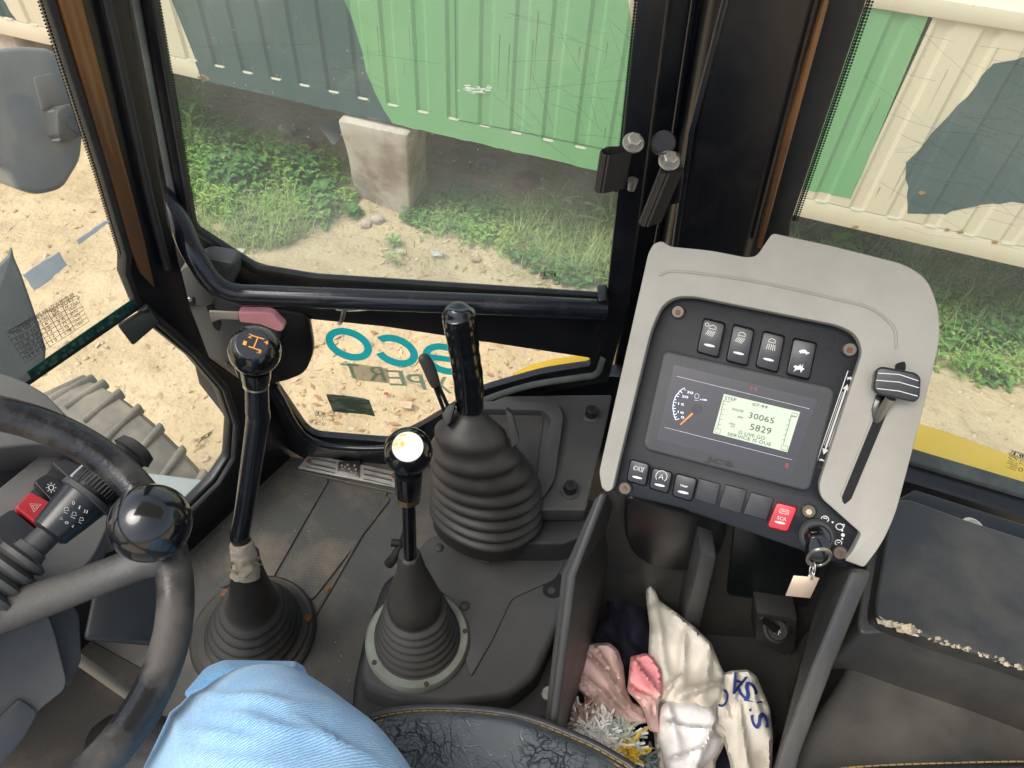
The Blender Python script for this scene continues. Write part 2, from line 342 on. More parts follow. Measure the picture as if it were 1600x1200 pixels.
def tube(name, pts, rad, m, parent=None, n=20, k=0, label=None, **kw):
    if k:
        if isinstance(rad, (list, tuple)):
            rr = spline([(x, 0, 0) for x in rad], k); rad = [v.x for v in rr]
        pts = spline(pts, k)
    return fin(name, sweep(bmesh.new(), pts, rad, n, **kw), m, parent, 40, label)
def ball(name, c, r, m, parent=None, axis=(0, 0, 1), n=32, squash=1.0, cut=None):
    """sphere as a lathe along axis; cut: height (of r) where the top is cut flat"""
    ax = V(axis).normalized(); pts = []; rad = []
    top = 1.0 if cut is None else cut
    K = 18
    for i in range(K+1):
        z = -math.cos(math.pi*i/K)
        if z > top: z = top
        pts.append(V(c) + ax*(r*z*squash)); rad.append(max(1e-4, r*math.sqrt(max(0, 1-z*z))))
        if z >= top: break
    return fin(name, sweep(bmesh.new(), pts, rad, n, axis=ax), m, parent, 50)
def disc(name, c, nrm, r, t, m, parent=None, n=28, bev=0, label=None):
    nrm = V(nrm).normalized(); c = V(c)
    if bev: pts = [c-nrm*t, c-nrm*bev, c]; rad = [r, r, r-bev]
    else: pts = [c-nrm*t, c]; rad = [r, r]
    return fin(name, sweep(bmesh.new(), pts, rad, n, axis=nrm), m, parent, 35, label)
def ribbon(bm, pts3, w, nrm, closed=False):
    P_ = list(pts3); n = len(P_); vs_ = []
    for i in range(n):
        a = P_[(i-1) % n] if (closed or i > 0) else P_[i]; b = P_[(i+1) % n] if (closed or i < n-1) else P_[i]
        d = (b-a); d = d.normalized() if d.length > 1e-9 else V((1, 0, 0)); s = d.cross(nrm).normalized()*w/2
        vs_.append((bm.verts.new(P_[i]+s), bm.verts.new(P_[i]-s)))
    for i in range(n if closed else n-1):
        a = vs_[i]; b = vs_[(i+1) % n]
        bm.faces.new((a[0], a[1], b[1], b[0]))
def strokes(name, lines, pl, h, wpx, m, parent, label=None):
    """flat print drawn as ribbons; lines: lists of pixel points on plane pl; a line starting with 'C' is closed"""
    q = pl.off(h); bm = bmesh.new()
    for ln in lines:
        cl = ln[0] == 'C'; pp = ln[1:] if cl else ln
        p3 = [q.hit(*p) for p in pp]; D = (p3[0]-CAM).length
        ribbon(bm, p3, wpx*D/FPX, q.n, cl)
    return fin(name, bm, m, parent, 0, label)
def patch(name, polys, pl, h, m, parent, label=None):
    q = pl.off(h); bm = bmesh.new()
    for px in polys: bm.faces.new([bm.verts.new(q.hit(*p)) for p in px])
    return fin(name, bm, m, parent, 0, label)
_tc = {}
def text_geo(s):
    if s in _tc: return _tc[s]
    cu = bpy.data.curves.new('t', 'FONT'); cu.body = s; cu.resolution_u = 3; cu.space_character = 1.05
    o = bpy.data.objects.new('t', cu); COL.objects.link(o)
    dg = bpy.context.evaluated_depsgraph_get(); me = o.evaluated_get(dg).to_mesh()
    v = [x.co.copy() for x in me.vertices]; f = [tuple(p.vertices) for p in me.polygons]
    o.evaluated_get(dg).to_mesh_clear(); bpy.data.objects.remove(o); bpy.data.curves.remove(cu)
    x0 = min(p.x for p in v); x1 = max(p.x for p in v); y0 = min(p.y for p in v); y1 = max(p.y for p in v)
    v = [((p.x-x0)/(x1-x0), (p.y-y0)/(y1-y0)) for p in v]
    _tc[s] = (v, f); return _tc[s]
def add_text(bm, s, q, bl, br, tl, bold=0):
    v, f = text_geo(s)
    for dx in ([0] if not bold else [-bold, bold]):
        vv = [bm.verts.new(q.hit(bl[0]+(br[0]-bl[0])*a+(tl[0]-bl[0])*b+dx, bl[1]+(br[1]-bl[1])*a+(tl[1]-bl[1])*b) + q.n*(.00005*(dx > 0))) for a, b in v]
        for ff in f:
            try: bm.faces.new([vv[i] for i in ff])
            except ValueError: pass
def text(name, items, pl, h, m, parent, bold=0):
    """items: (string, bottom-left px, bottom-right px, top-left px)"""
    q = pl.off(h); bm = bmesh.new()
    for it in items: add_text(bm, *it[:1], q, *it[1:], bold=bold)
    return fin(name, bm, m, parent, 0)
def arc(cx, cy, rx, ry, a0, a1, n=14):
    return [(cx+rx*math.cos(math.radians(a0+(a1-a0)*i/n)), cy+ry*math.sin(math.radians(a0+(a1-a0)*i/n))) for i in range(n+1)]

# ------------------------------------------------------------------ planes of the cab
A14 = math.radians(14)
UA = V((math.cos(A14), -math.sin(A14), 0)); NA = V((-math.sin(A14), -math.cos(A14), 0))
PD = Plane((0, .80, 0), (0, -1, 0))                      # door
PQ = Plane((.3, .82, .5), NA)                            # rear quarter window
_nf = V((.872, -.488, 0)); PF = Plane(_nf*(-.757/_nf.length_squared), _nf)   # front
PC = Plane((-.68, 3.19, -.6), NA)                        # container side
GZ = -1.15

# ================================================================== OUTSIDE: ground
def hmap(x, y):
    h = .03*noise.fractal(V((x*.9, y*.9, 1.3)), .9, 2.1, 4) + .018*noise.fractal(V((x*5, y*5, 5)), .8, 2.2, 4)
    h += .012*max(0, noise.noise(V((x*14, y*14, 2))))
    return h
def axis_vals(lo, hi, step, far):
    a = []; v = lo
    while v <= hi: a.append(v); v += step
    k = step; v = hi
    while v < far: k *= 1.5; v += k; a.append(v)
    k = step; v = lo
    while v > -far: k *= 1.5; v -= k; a.insert(0, v)
    return a
xs = axis_vals(-3.6, 3.4, .03, 400); ys = axis_vals(.5, 4.6, .03, 400)
bm = bmesh.new(); g = []
for y in ys:
    row = []
    for x in xs:
        far = max(abs(x)-5, abs(y)-6, 0)
        row.append(bm.verts.new((x, y, GZ + (hmap(x, y) if far == 0 else 0))))
    g.append(row)
for j in range(len(ys)-1):
    for i in range(len(xs)-1): bm.faces.new((g[j][i], g[j][i+1], g[j+1][i+1], g[j+1][i]))
sand = mat('dry sandy soil', (.52, .415, .265), .95, col2=(.41, .315, .19), nscale=2.2, lo=.42, hi=.68, bump=.9, bscale=38)
sn = sand.node_tree; bs = sn.nodes['Principled BSDF']
n5 = sn.nodes.new('ShaderNodeTexNoise'); n5.inputs['Scale'].default_value = 19; n5.inputs['Detail'].default_value = 8; n5.inputs['Roughness'].default_value = .7
tcs = [n for n in sn.nodes if n.bl_idname == 'ShaderNodeTexCoord'][0]; sn.links.new(tcs.outputs['Object'], n5.inputs['Vector'])
r5 = sn.nodes.new('ShaderNodeMapRange'); r5.inputs['From Min'].default_value = .53; r5.inputs['From Max'].default_value = .66; sn.links.new(n5.outputs[0], r5.inputs[0])
x5 = sn.nodes.new('ShaderNodeMix'); x5.data_type = 'RGBA'; x5.inputs['B'].default_value = (.27, .175, .10, 1)
mulf = sn.nodes.new('ShaderNodeMath'); mulf.operation = 'MULTIPLY'; mulf.inputs[1].default_value = .55
sn.links.new(r5.outputs[0], mulf.inputs[0]); sn.links.new(mulf.outputs[0], x5.inputs['Factor'])
sn.links.new(bs.inputs['Base Color'].links[0].from_socket, x5.inputs['A']); sn.links.new(x5.outputs['Result'], bs.inputs['Base Color'])
[n for n in sn.nodes if n.bl_idname == 'ShaderNodeBump'][0].inputs['Distance'].default_value = .011
tag(fin('ground', bm, sand, None, 60), kind='structure')
def gz(x, y): return GZ + hmap(x, y)
def ong(px, py):
    p = onz(px, py, GZ)
    for _ in range(3): p = onz(px, py, gz(p.x, p.y))
    return p

# pebbles and clods
def blob(bm, c, r, seed, sq=.6, sub=1):
    b2 = bmesh.new(); bmesh.ops.create_icosphere(b2, subdivisions=sub, radius=1)
    off = V((seed*3.1, seed*1.7, 0)); rot = Matrix.Rotation(seed*2.3, 3, 'Z'); vm = {}
    for v in b2.verts:
        k = 1+.35*noise.noise(v.co*1.3+off)
        p = rot @ V((v.co.x*1.2*k, v.co.y*k, v.co.z*sq*k)); vm[v] = bm.verts.new(V(c)+p*r)
    for f in b2.faces: bm.faces.new([vm[v] for v in f.verts])
    b2.free()
bm = bmesh.new(); bm2 = bmesh.new()
for i in range(2300):
    px, py = (random.uniform(-40, 400), random.uniform(280, 790)) if i % 4 == 0 else ((random.uniform(430, 960), random.uniform(340, 720)) if i % 4 < 3 else (random.uniform(1400, 1620), random.uniform(420, 720)))
    p = ong(px, py); r = .003+.013*random.random()**5
    blob(bm if i % 3 else bm2, p, r, i*.37, .55, 1)
clod = mat('soil clod', (.50, .39, .24), .95, col2=(.36, .26, .15), nscale=20, bump=.5, bscale=80)
stone_m = mat('pale pebble', (.55, .48, .36), .85, col2=(.36, .30, .25), nscale=15)
tag(fin('soil_clods', bm, clod, None, 60), 'small brown soil clods scattered over the sandy ground', 'soil', kind='stuff')
tag(fin('pebbles', bm2, stone_m, None, 60), 'small pale pebbles scattered over the sandy ground', 'pebbles', kind='stuff')
# dry leaves and chips on the soil
bm = bmesh.new()
for i in range(300):
    px, py = (random.uniform(460, 800), random.uniform(520, 700)) if i % 2 else ((random.uniform(0, 380), random.uniform(300, 760)) if i % 4 else (random.uniform(560, 960), random.uniform(340, 450)))
    p = ong(px, py)+V((0, 0, .006)); a = random.random()*6.28; L_ = .008+.02*random.random()
    d = V((math.cos(a), math.sin(a), random.uniform(-.2, .3)))*L_; s = V((-math.sin(a), math.cos(a), random.uniform(-.3, .3)))*L_*.4
    v = [bm.verts.new(q) for q in (p-d, p+s, p+d, p-s)]; bm.faces.new(v)
tag(fin('dry_leaf_litter', bm, mat('dry leaf', (.36, .22, .11), .8, col2=(.55, .42, .27), nscale=3, lo=.45, hi=.55), None, 0), 'dry brown leaf scraps scattered over the soil', 'leaf litter', kind='stuff')

# ------------------------------------------------------------------ the container
def cpt(s, z, d=0): return PC.p*1 + UA*s + V((0, 0, z-PC.p.z)) - NA*d      # d: depth into the container
def cs(px, py):
    h = PC.hit(px, py); return ((h-PC.p).dot(UA), h.z)
S0, S1, ZB, ZT = -4.6, 6.4, -.585, .30
def zbot(s): return -.585 - .021*s - .002*s*s*0
cont = thing('shipping_container', cpt(0, -.6), 'long camouflage painted steel container raised on concrete blocks', 'container')
PER = .1525; DEP = .011; ZR = .095
def profile():
    out = []; s = -4.52
    while s < 6.3:
        out += [(s, 0), (s+.085, 0), (s+.1, DEP), (s+.1375, DEP)]; s += PER
    out.append((s, 0)); return out
prof = profile()
def clip(poly, s0, s1):
    def cut(pp, val, sign):
        out = []
        for i in range(len(pp)):
            a = pp[i]; b = pp[(i+1) % len(pp)]
            ia = sign*(a[0]-val) >= 0; ib = sign*(b[0]-val) >= 0
            if ia: out.append(a)
            if ia != ib:
                t = (val-a[0])/(b[0]-a[0]); out.append((val, a[1]+t*(b[1]-a[1])))
        return out
    r = cut(poly, s0, 1); return cut(r, s1, -1) if len(r) >= 3 else []
def clipz(poly, v, sign):
    q = [(b, a) for a, b in poly]; q = (clip(q, v, 1e9) if sign > 0 else clip(q, -1e9, v)); return [(b, a) for a, b in q]
def on_sheet(name, poly, m, lift, label=None):
    """a painted region (s,z polygon) laid on rail and corrugated sheet"""
    bm = bmesh.new()
    def face(pp, d0, d1, a, b):
        if len(pp) < 3: return
        try: bm.faces.new([bm.verts.new(cpt(s, z, (d0 + (d1-d0)*(s-a)/max(1e-9, b-a)) - lift)) for s, z in pp])
        except ValueError: pass
    up = clipz(poly, ZR+ -.585, 1)
    for i in range(len(prof)-1):
        (a, da), (b, db) = prof[i], prof[i+1]
        if b > a:
            pp = clip(poly, a, b)
            if not pp: continue
            lowz = [zbot(a)+ZR, zbot(b)+ZR]
            # corrugated part above the rail
            hi = [(s, z) for s, z in pp]
            hi = cut_line(hi, a, b, ZR, 1); lo_ = cut_line([(s, z) for s, z in pp], a, b, ZR, -1)
            face(hi, da, db, a, b); face(lo_, 0, 0, a, b)
    bmesh.ops.remove_doubles(bm, verts=bm.verts, dist=1e-5)
    return fin(name, bm, m, cont, 25, label)
def cut_line(pp, a, b, dz, sign):
    f = lambda p: sign*(p[1]-(zbot(p[0])+dz)); out = []
    for i in range(len(pp)):
        p, q = pp[i], pp[(i+1) % len(pp)]; fp, fq = f(p), f(q)
        if fp >= 0: out.append(p)
        if (fp >= 0) != (fq >= 0):
            t = fp/(fp-fq); out.append((p[0]+t*(q[0]-p[0]), p[1]+t*(q[1]-p[1])))
    return out
bm = bmesh.new()
for i in range(len(prof)-1):                                     # the cream sheet itself
    (a, da), (b, db) = prof[i], prof[i+1]
    q = [cpt(a, zbot(a)+ZR, da), cpt(b, zbot(b)+ZR, db), cpt(b, ZT-.06, db), cpt(a, ZT-.06, da)]
    bm.faces.new([bm.verts.new(p) for p in q])
    if da or db:                                                  # ledge under each groove
        bm.faces.new([bm.verts.new(p) for p in (cpt(a, zbot(a)+ZR, 0), cpt(b, zbot(b)+ZR, 0), cpt(b, zbot(b)+ZR, db), cpt(a, zbot(a)+ZR, da))])
bmesh.ops.remove_doubles(bm, verts=bm.verts, dist=1e-5)
fin('side_sheet', bm, cream, cont, 25)
def box_pts(a, b, z0a, z1a, z0b, z1b, d0, d1, name, m, bev=.004):
    top = [[cpt(a, z1a, d0), cpt(b, z1b, d0), cpt(b, z1b, d1), cpt(a, z1a, d1)]]; bot = [[cpt(a, z0a, d0), cpt(b, z0b, d0), cpt(b, z0b, d1), cpt(a, z0a, d1)]]
    bm = prism_bm(top, bot); bevel(bm, bev, 2); return fin(name, bm, m, cont)
box_pts(S0, S1, zbot(S0), zbot(S0)+ZR-.002, zbot(S1), zbot(S1)+ZR-.002, 0, .1, 'bottom_rail', cream)
box_pts(S0, S1, ZT-.06, ZT, ZT-.06, ZT, -.012, .1, 'top_rail', cream)
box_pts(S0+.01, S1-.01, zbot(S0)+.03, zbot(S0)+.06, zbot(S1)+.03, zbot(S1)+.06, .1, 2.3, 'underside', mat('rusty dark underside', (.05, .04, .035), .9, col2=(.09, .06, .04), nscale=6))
box_pts(S0+.01, S1-.01, ZT-.05, ZT-.02, ZT-.05, ZT-.02, .1, 2.3, 'roof', cream)
box_pts(S0+.01, S1-.01, zbot(S0)+.06, ZT-.05, zbot(S1)+.06, ZT-.05, 2.25, 2.3, 'far_side', cream)
box_pts(S0, S0+.05, zbot(S0)+.0, ZT-.02, zbot(S0), ZT-.02, .1, 2.25, 'end_wall', cream)
box_pts(S1-.05, S1, zbot(S1)+.0, ZT-.02, zbot(S1), ZT-.02, .1, 2.25, 'end_wall', cream)
ZU = ZT-.062
def jag(pts, amp=.004, step=.05, seed=1):
    out = []; rr = random.Random(seed)
    for i in range(len(pts)):
        a = V(pts[i]); b = V(pts[(i+1) % len(pts)]); n = max(1, int((b-a).length/step))
        for k in range(n):
            p = a.lerp(b, k/n); out.append((p.x+rr.uniform(-amp, amp), p.y+rr.uniform(-amp, amp)))
    return out
b0 = lambda s: zbot(s)+.001
A_ = [cs(*p) for p in [(317, 130), (300, 86), (283, 43), (266, 0)]]; A_.insert(0, (A_[0][0]+.02, b0(A_[0][0])))
B_ = [cs(*p) for p in [(538, 0), (550, 36), (562, 72), (572, 110), (586, 144), (600, 172)]]; B_.append((.02, b0(.02)))
topA = (A_[-1][0]-.22, ZU); topB = (B_[0][0]-.06, ZU)
on_sheet('paint_patch', jag(A_+[topA, topB]+B_, seed=2), teal, .0009, 'dark teal camouflage patch')
C_ = [cs(*p) for p in [(990, 120), (990, 67), (981, 0)]]; C_.insert(0, (cs(1020, 285)[0], b0(1.3)))
topC = (C_[-1][0]-.12, ZU)
on_sheet('paint_patch', jag([B_[-1]]+[p for p in C_]+[topC, topB]+B_[:-1], seed=3), green, .0012, 'large green camouflage patch')
D_ = [cs(*p) for p in [(1200, 283), (1258, 297), (1330, 310), (1395, 160), (1460, 7), (1470, -20)]]
on_sheet('paint_patch', jag(D_+[(D_[-1][0]+.02, ZU), (D_[0][0]-.12, ZU)], .002, seed=4), green, .0012, 'green camouflage patch beside the rear pillar')
E_ = [cs(*p) for p in [(1600, 92), (1550, 101), (1510, 150), (1470, 198), (1416, 252), (1418, 335), (1478, 335), (1488, 329), (1582, 315), (1660, 320), (1740, 330), (1740, 90)]]
on_sheet('paint_patch', jag(E_, .005, .04, seed=5), teal, .0012, 'dark angular camouflage patch on cream')
F_ = [(-3.2, ZU), (cs(25, 30)[0]-.3, ZU), (cs(25, 30)[0], cs(25, 30)[1]), (cs(10, 34)[0]-.2, cs(0, 25)[1]), (-3.3, cs(0, 30)[1])]
on_sheet('paint_patch', jag(F_, seed=6), teal, .0012, 'small dark patch near the front')
# panel outline and scuffs on the green sheet
scuff = mat('bare scuff', (.7, .72, .68), .6)
def on_c(name, lines, wm, m, lift=.002):
    bm = bmesh.new()
    for l in lines: ribbon(bm, [cpt(*cs(*p), -lift) for p in l], wm, NA)
    return fin(name, bm, m, cont, 0)
on_c('hatch_seam', [[(711, -30), (712, 90), (713, 187), (800, 203), (960, 236)]], .006, mat('seam dirt', (.07, .14, .08), .7))
bmx = bmesh.new(); rr = random.Random(3)
for i in range(46):
    px, py = 737+rr.gauss(0, 12), 139+rr.gauss(0, 3); l = rr.uniform(2, 9)
    ribbon(bmx, [cpt(*cs(px, py), -.0025-i*.00002), cpt(*cs(px+l, py+rr.uniform(-1, 1)), -.0025-i*.00002)], rr.uniform(.002, .006), NA)
fin('paint_scuff', bmx, scuff, cont, 0)
bmx = bmesh.new()
for i, (px, py) in enumerate([(318, 118), (325, 122), (312, 121), (1306+30, 355), (1480, 358), (1500, 362), (1555, 378), (1440, 300)]):
    c = cs(px, py); n = 9
    bmx = bmesh.new(); bmx.faces.new([bmx.verts.new(cpt(c[0]+.018*math.cos(k*.7)*rr.uniform(.4, 1.1), c[1]+.010*math.sin(k*.7)*rr.uniform(.4, 1.2), -.0026-i*.0001)) for k in range(n)])
    fin('rust_spot', bmx, mat('rust stain', (.36, .20, .06), .9, col2=(.25, .12, .04), nscale=60), cont, 0)
bmx = bmesh.new()                                                  # highlights painted as pale faces at the foot of each groove
for i in range(0, len(prof)-1, 4):
    a = prof[i+1][0]+.012; b = a+.045; z = zbot(a)+ZR-.001
    bmx.faces.new([bmx.verts.new(p) for p in (cpt(a, z-.004, -.003), cpt(b, z-.004, -.003), cpt(b, z+.007, -.001), cpt(a, z+.007, -.001))])
fin('ledge_highlights', bmx, mat('painted ledge highlight', (.58, .56, .47), .8), cont, 0)['kind'] = 'stuff'

bmx = bmesh.new(); rr = random.Random(21)
for i in range(60):
    a = rr.uniform(-2.0, 3.4); z1 = rr.uniform(-.42, .2); L0 = rr.uniform(.05, .3); k = int((a+4.52)/PER); a = -4.52+k*PER+rr.uniform(.01, .075)
    w_ = rr.uniform(.001, .004); v = [cpt(a-w_, z1, -.0028), cpt(a+w_, z1, -.0028), cpt(a+w_*.2, max(z1-L0, -.46), -.0028), cpt(a-w_*.2, max(z1-L0, -.46), -.0028)]
    bmx.faces.new([bmx.verts.new(p) for p in v])
gs = mat('grime streak', (.16, .15, .11), .8, col2=(.24, .17, .1), nscale=20); gs.node_tree.nodes['Principled BSDF'].inputs['Alpha'].default_value = .4
fin('grime_streaks', bmx, gs, cont, 0)['kind'] = 'stuff'

# concrete pier under the container
def solid(name, foot, top, m, label, cat, bev=.012, group=None, disp=.006):
    bm = prism_bm([[V(p) for p in top]], [[V(p) for p in foot]]); bevel(bm, bev, 2)
    bmesh.ops.subdivide_edges(bm, edges=[e for e in bm.edges if e.calc_length() > .1], cuts=6, use_grid_fill=True)
    for v in bm.verts: v.co += v.normal*disp*noise.fractal(v.co*9, .8, 2, 4)
    return tag(fin(name, bm, m, None, 50), label, cat, group)
pf = [ong(556, 305), ong(640, 338)]
dpt = -NA*.24
solid('concrete_pier', [pf[0]-V((0, 0, .05)), pf[1]-V((0, 0, .05)), pf[1]+dpt*1.1-V((0, 0, .05)), pf[0]+dpt*1.1-V((0, 0, .05))],
      [onz(528, 188, -.60), onz(636, 212, -.605), onz(636, 212, -.605)+dpt, onz(528, 188, -.60)+dpt], concrete, 'weathered concrete block propping up the container', 'concrete block')
for dx, lab in ((-2.6, 'front'), (4.4, 'rear')):
    c = cpt(dx, 0, .05); a = cpt(dx+.4, 0, .05)
    solid('concrete_pier', [V((c.x, c.y, GZ-.05)), V((a.x, a.y, GZ-.05)), V((a.x, a.y, GZ-.05))+dpt, V((c.x, c.y, GZ-.05))+dpt],
          [V((c.x, c.y, zbot(dx)+.028)), V((a.x, a.y, zbot(dx)+.028)), V((a.x, a.y, zbot(dx)+.028))+dpt, V((c.x, c.y, zbot(dx)+.028))+dpt], concrete,
          'concrete block under the %s end of the container' % lab, 'concrete block')
# rubble and a grey sheet in the dark below the container
for i, (px, py, r) in enumerate([(478, 235, .07), (497, 246, .05), (700, 250, .08), (760, 262, .06), (820, 285, .07), (450, 210, .06), (590, 345, .035), (572, 352, .03), (1290, 372, .08), (1440, 400, .07)]):
    bm = bmesh.new(); p = ong(px, py); blob(bm, p+V((0, 0, r*.3)), r, i*1.9+1, .6, 2)
    tag(fin('rubble_stone', bm, concrete if (i % 2 or i in (6,)) else mat('red brown brick rubble', (.25, .12, .08), .9), None, 30),
        ['brown', 'grey'][1 if i == 6 else i % 2]+' rubble stone '+['in the weeds left of the concrete block', 'behind the weeds, left of the concrete block', 'in the shade right of the concrete block', 'in the shade beneath the green sheet', 'behind the right hand weeds', 'under the dark teal sheet', 'at the foot of the concrete block', 'just in front of the concrete block', 'beside the rear pillar, under the cream rail', 'below the angular dark patch'][i], 'stone', 'rubble under the container')
p0 = at(500, 205, 4.35); bm = bmesh.new()
pts = [at(*q) for q in [(487, 182, 4.3), (528, 186, 4.3), (530, 214, 4.15), (519, 226, 4.05), (500, 200, 4.15)]]
bm = prism_bm([pts], [[p+V((.01, .02, -.01)) for p in pts]]); bevel(bm, .002, 1)
tag(fin('sheet_scrap', bm, mat('grey sheet scrap', (.35, .38, .40), .6), None, 30), 'bent grey sheet scrap lying under the container left of the pier', 'scrap sheet')
# litter
def scrap(name, px, py, s, col, label, cat, seed):
    p = ong(px, py)+V((0, 0, .02)); rr = random.Random(seed); bm = bmesh.new(); n = 5; g = []
    for j in range(n):
        g.append([bm.verts.new(p+V(((i-2)*s*.25*(1+rr.uniform(-.2, .2)), (j-2)*s*.18, s*.18*rr.random()+(s*.1*(j % 2))))) for i in range(n)])
    for j in range(n-1):
        for i in range(n-1): bm.faces.new((g[j][i], g[j][i+1], g[j+1][i+1], g[j+1][i]))
    bmesh.ops.solidify(bm, geom=bm.faces[:], thickness=.0015)
    tag(fin(name, bm, mat('litter '+label[:14], col, .6), None, 50), label, cat)
scrap('plastic_scrap', 682, 402, .055, (.75, .75, .78), 'crumpled white wrapper on the soil right of the concrete block', 'wrapper', 1)
scrap('plastic_scrap', 844, 394, .045, (.16, .45, .62), 'crumpled blue plastic scrap among the right hand grass', 'wrapper', 2)
scrap('dry_leaf', 817, 392, .07, (.72, .42, .10), 'large curled orange dry leaf beside the grass', 'leaf', 3)
scrap('dry_leaf', 884, 385, .06, (.55, .2, .09), 'curled red brown leaf in the right hand grass', 'leaf', 4)
scrap('paper_scrap', 742, 410, .05, (.62, .5, .36), 'pale cardboard scrap on bare soil', 'paper', 5)
scrap('paper_scrap', 625, 398, .04, (.7, .72, .6), 'small white paper scrap in front of the concrete block', 'paper', 6)
scrap('paper_scrap', 378, 397, .04, (.8, .8, .75), 'small white scrap left of the grass tuft', 'paper', 7)
scrap('dry_leaf', 635, 638, .05, (.78, .66, .5), 'pale dry leaf seen through the lower door glass', 'leaf', 8)
scrap('plastic_scrap', 604, 620, .02, (.6, .12, .08), 'tiny red plastic scrap seen through the lower door glass', 'wrapper', 9)
scrap('plastic_scrap', 938, 442, .05, (.6, .14, .06), 'red plastic scrap beside the door stile', 'wrapper', 10)

# ------------------------------------------------------------------ weeds
leaf_a = mat('weed leaf', (.14, .33, .05), .55, col2=(.36, .50, .12), nscale=3, lo=.38, hi=.68)
leaf_b = mat('pale grass blade', (.28, .42, .14), .6, col2=(.42, .48, .20), nscale=4, lo=.4, hi=.6)
leaf_c = mat('dark creeper leaf', (.075, .21, .05), .5, col2=(.12, .27, .065), nscale=4, lo=.4, hi=.6)
for lm in (leaf_a, leaf_b, leaf_c):
    b = lm.node_tree.nodes['Principled BSDF']; tl = lm.node_tree.nodes.new('ShaderNodeBsdfTranslucent'); ms = lm.node_tree.nodes.new('ShaderNodeMixShader'); ms.inputs[0].default_value = .3
    lm.node_tree.links.new(b.inputs['Base Color'].links[0].from_socket, tl.inputs[0])
    lm.node_tree.links.new(b.outputs[0], ms.inputs[1]); lm.node_tree.links.new(tl.outputs[0], ms.inputs[2])
    lm.node_tree.links.new(ms.outputs[0], [n for n in lm.node_tree.nodes if n.bl_idname == 'ShaderNodeOutputMaterial'][0].inputs[0])
def leaf(bm, p, d, L_, W, droop=.4):
    """pointed leaf: 6 verts folded on its midrib"""
    d = V(d).normalized(); s = d.cross(V((0, 0, 1)));
    if s.length < .05: s = V((1, 0, 0))
    s.normalize(); up = s.cross(d)
    q = [p, p+d*L_*.35+s*W*.5+up*W*.12, p+d*L_*.75+s*W*.33-V((0, 0, L_*droop*.4)), p+d*L_-V((0, 0, L_*droop)), p+d*L_*.75-s*W*.33-V((0, 0, L_*droop*.4)), p+d*L_*.35-s*W*.5+up*W*.12, p+d*L_*.5-V((0, 0, L_*droop*.12+W*.1))]
    v = [bm.verts.new(x) for x in q]
    for a, b in ((0, 1), (1, 2), (2, 3), (3, 4), (4, 5), (5, 0)): bm.faces.new((v[a], v[b], v[6]))
def blade(bm, p, az, L_, W, lean):
    d = V((math.cos(az), math.sin(az), 0)); s = V((-math.sin(az), math.cos(az), 0)); pr = None
    for k in range(5):
        t = k/4; c = p+V((0, 0, L_*(t-.45*lean*t*t)))+d*L_*lean*t*t; ww = W*(1-t)**.7+.0003
        q = (bm.verts.new(c+s*ww/2), bm.verts.new(c-s*ww/2))
        if pr: bm.faces.new((pr[0], pr[1], q[1], q[0]))
        pr = q
def inside(p, poly):
    x, y = p; c = False; n = len(poly)
    for i in range(n):
        x1, y1 = poly[i]; x2, y2 = poly[i-1]
        if (y1 > y) != (y2 > y) and x < (x2-x1)*(y-y1)/(y2-y1)+x1: c = not c
    return c
def scatter(poly, n, rnd_):
    xs_ = [p[0] for p in poly]; ys_ = [p[1] for p in poly]; out = []
    while len(out) < n:
        x, y = rnd_.uniform(min(xs_), max(xs_)), rnd_.uniform(min(ys_), max(ys_))
        if inside((x, y), poly) and noise.noise(V((x*.02, y*.035, 3))) > rnd_.uniform(-.9, .25): out.append((x, y))
    return out
rw = random.Random(11)
GL = [(228, 190), (290, 185), (430, 235), (520, 262), (556, 322), (520, 345), (480, 352), (420, 388), (380, 372), (330, 330), (270, 300), (228, 280)]
GR = [(655, 318), (720, 305), (800, 330), (900, 320), (990, 350), (980, 450), (880, 442), (800, 400), (740, 378), (668, 362), (640, 345)]
GQ = [(1225, 360), (1330, 372), (1480, 405), (1640, 440), (1660, 610), (1540, 600), (1430, 560), (1300, 450)]
bmA = bmesh.new(); bmB = bmesh.new(); bmC = bmesh.new()
for poly, n, k in ((GL, 1500, .8), (GR, 1050, .6), (GQ, 1000, .9)):
    for px, py in scatter(poly, n, rw):
        p = ong(px, py); h = rw.uniform(.02, .16)*k*(1.3 if py < 300 else .8)
        tgt = bmC if noise.noise(V((px*.012, py*.02, 9))) > .12 else bmA
        for j in range(rw.randint(4, 8)):
            az = rw.uniform(0, 6.28); q = p+V((rw.gauss(0, .025), rw.gauss(0, .025), h*rw.uniform(.2, 1)))
            L_ = rw.uniform(.022, .05)*(1.3 if tgt is bmC else 1)
            leaf(tgt, q, (math.cos(az), math.sin(az), rw.uniform(.0, .8)), L_, L_*(.75 if tgt is bmC else .42), .35)
G1 = [(350, 330), (470, 320), (480, 372), (420, 395), (365, 380)]
G2 = [(820, 330), (975, 320), (975, 455), (850, 430), (800, 380)]
G3 = [(560, 300), (960, 330), (960, 450), (600, 420)]; G5 = [(262, 300), (350, 340), (440, 385), (400, 400), (320, 380), (290, 350)]; G4 = [(228, 150), (330, 180), (330, 260), (228, 260)]
for poly, n, L0, L1 in ((G1, 420, .06, .17), (G2, 620, .07, .22), (G3, 110, .03, .09), (G5, 160, .03, .12), (G4, 240, .1, .3), (GL, 300, .06, .14), (GQ, 420, .06, .22)):
    for px, py in scatter(poly, n, rw):
        p = ong(px, py)
        for j in range(3): blade(bmB, p+V((rw.gauss(0, .012), rw.gauss(0, .012), 0)), rw.uniform(0, 6.28), rw.uniform(L0, L1), rw.uniform(.003, .0075), rw.uniform(.2, .9))
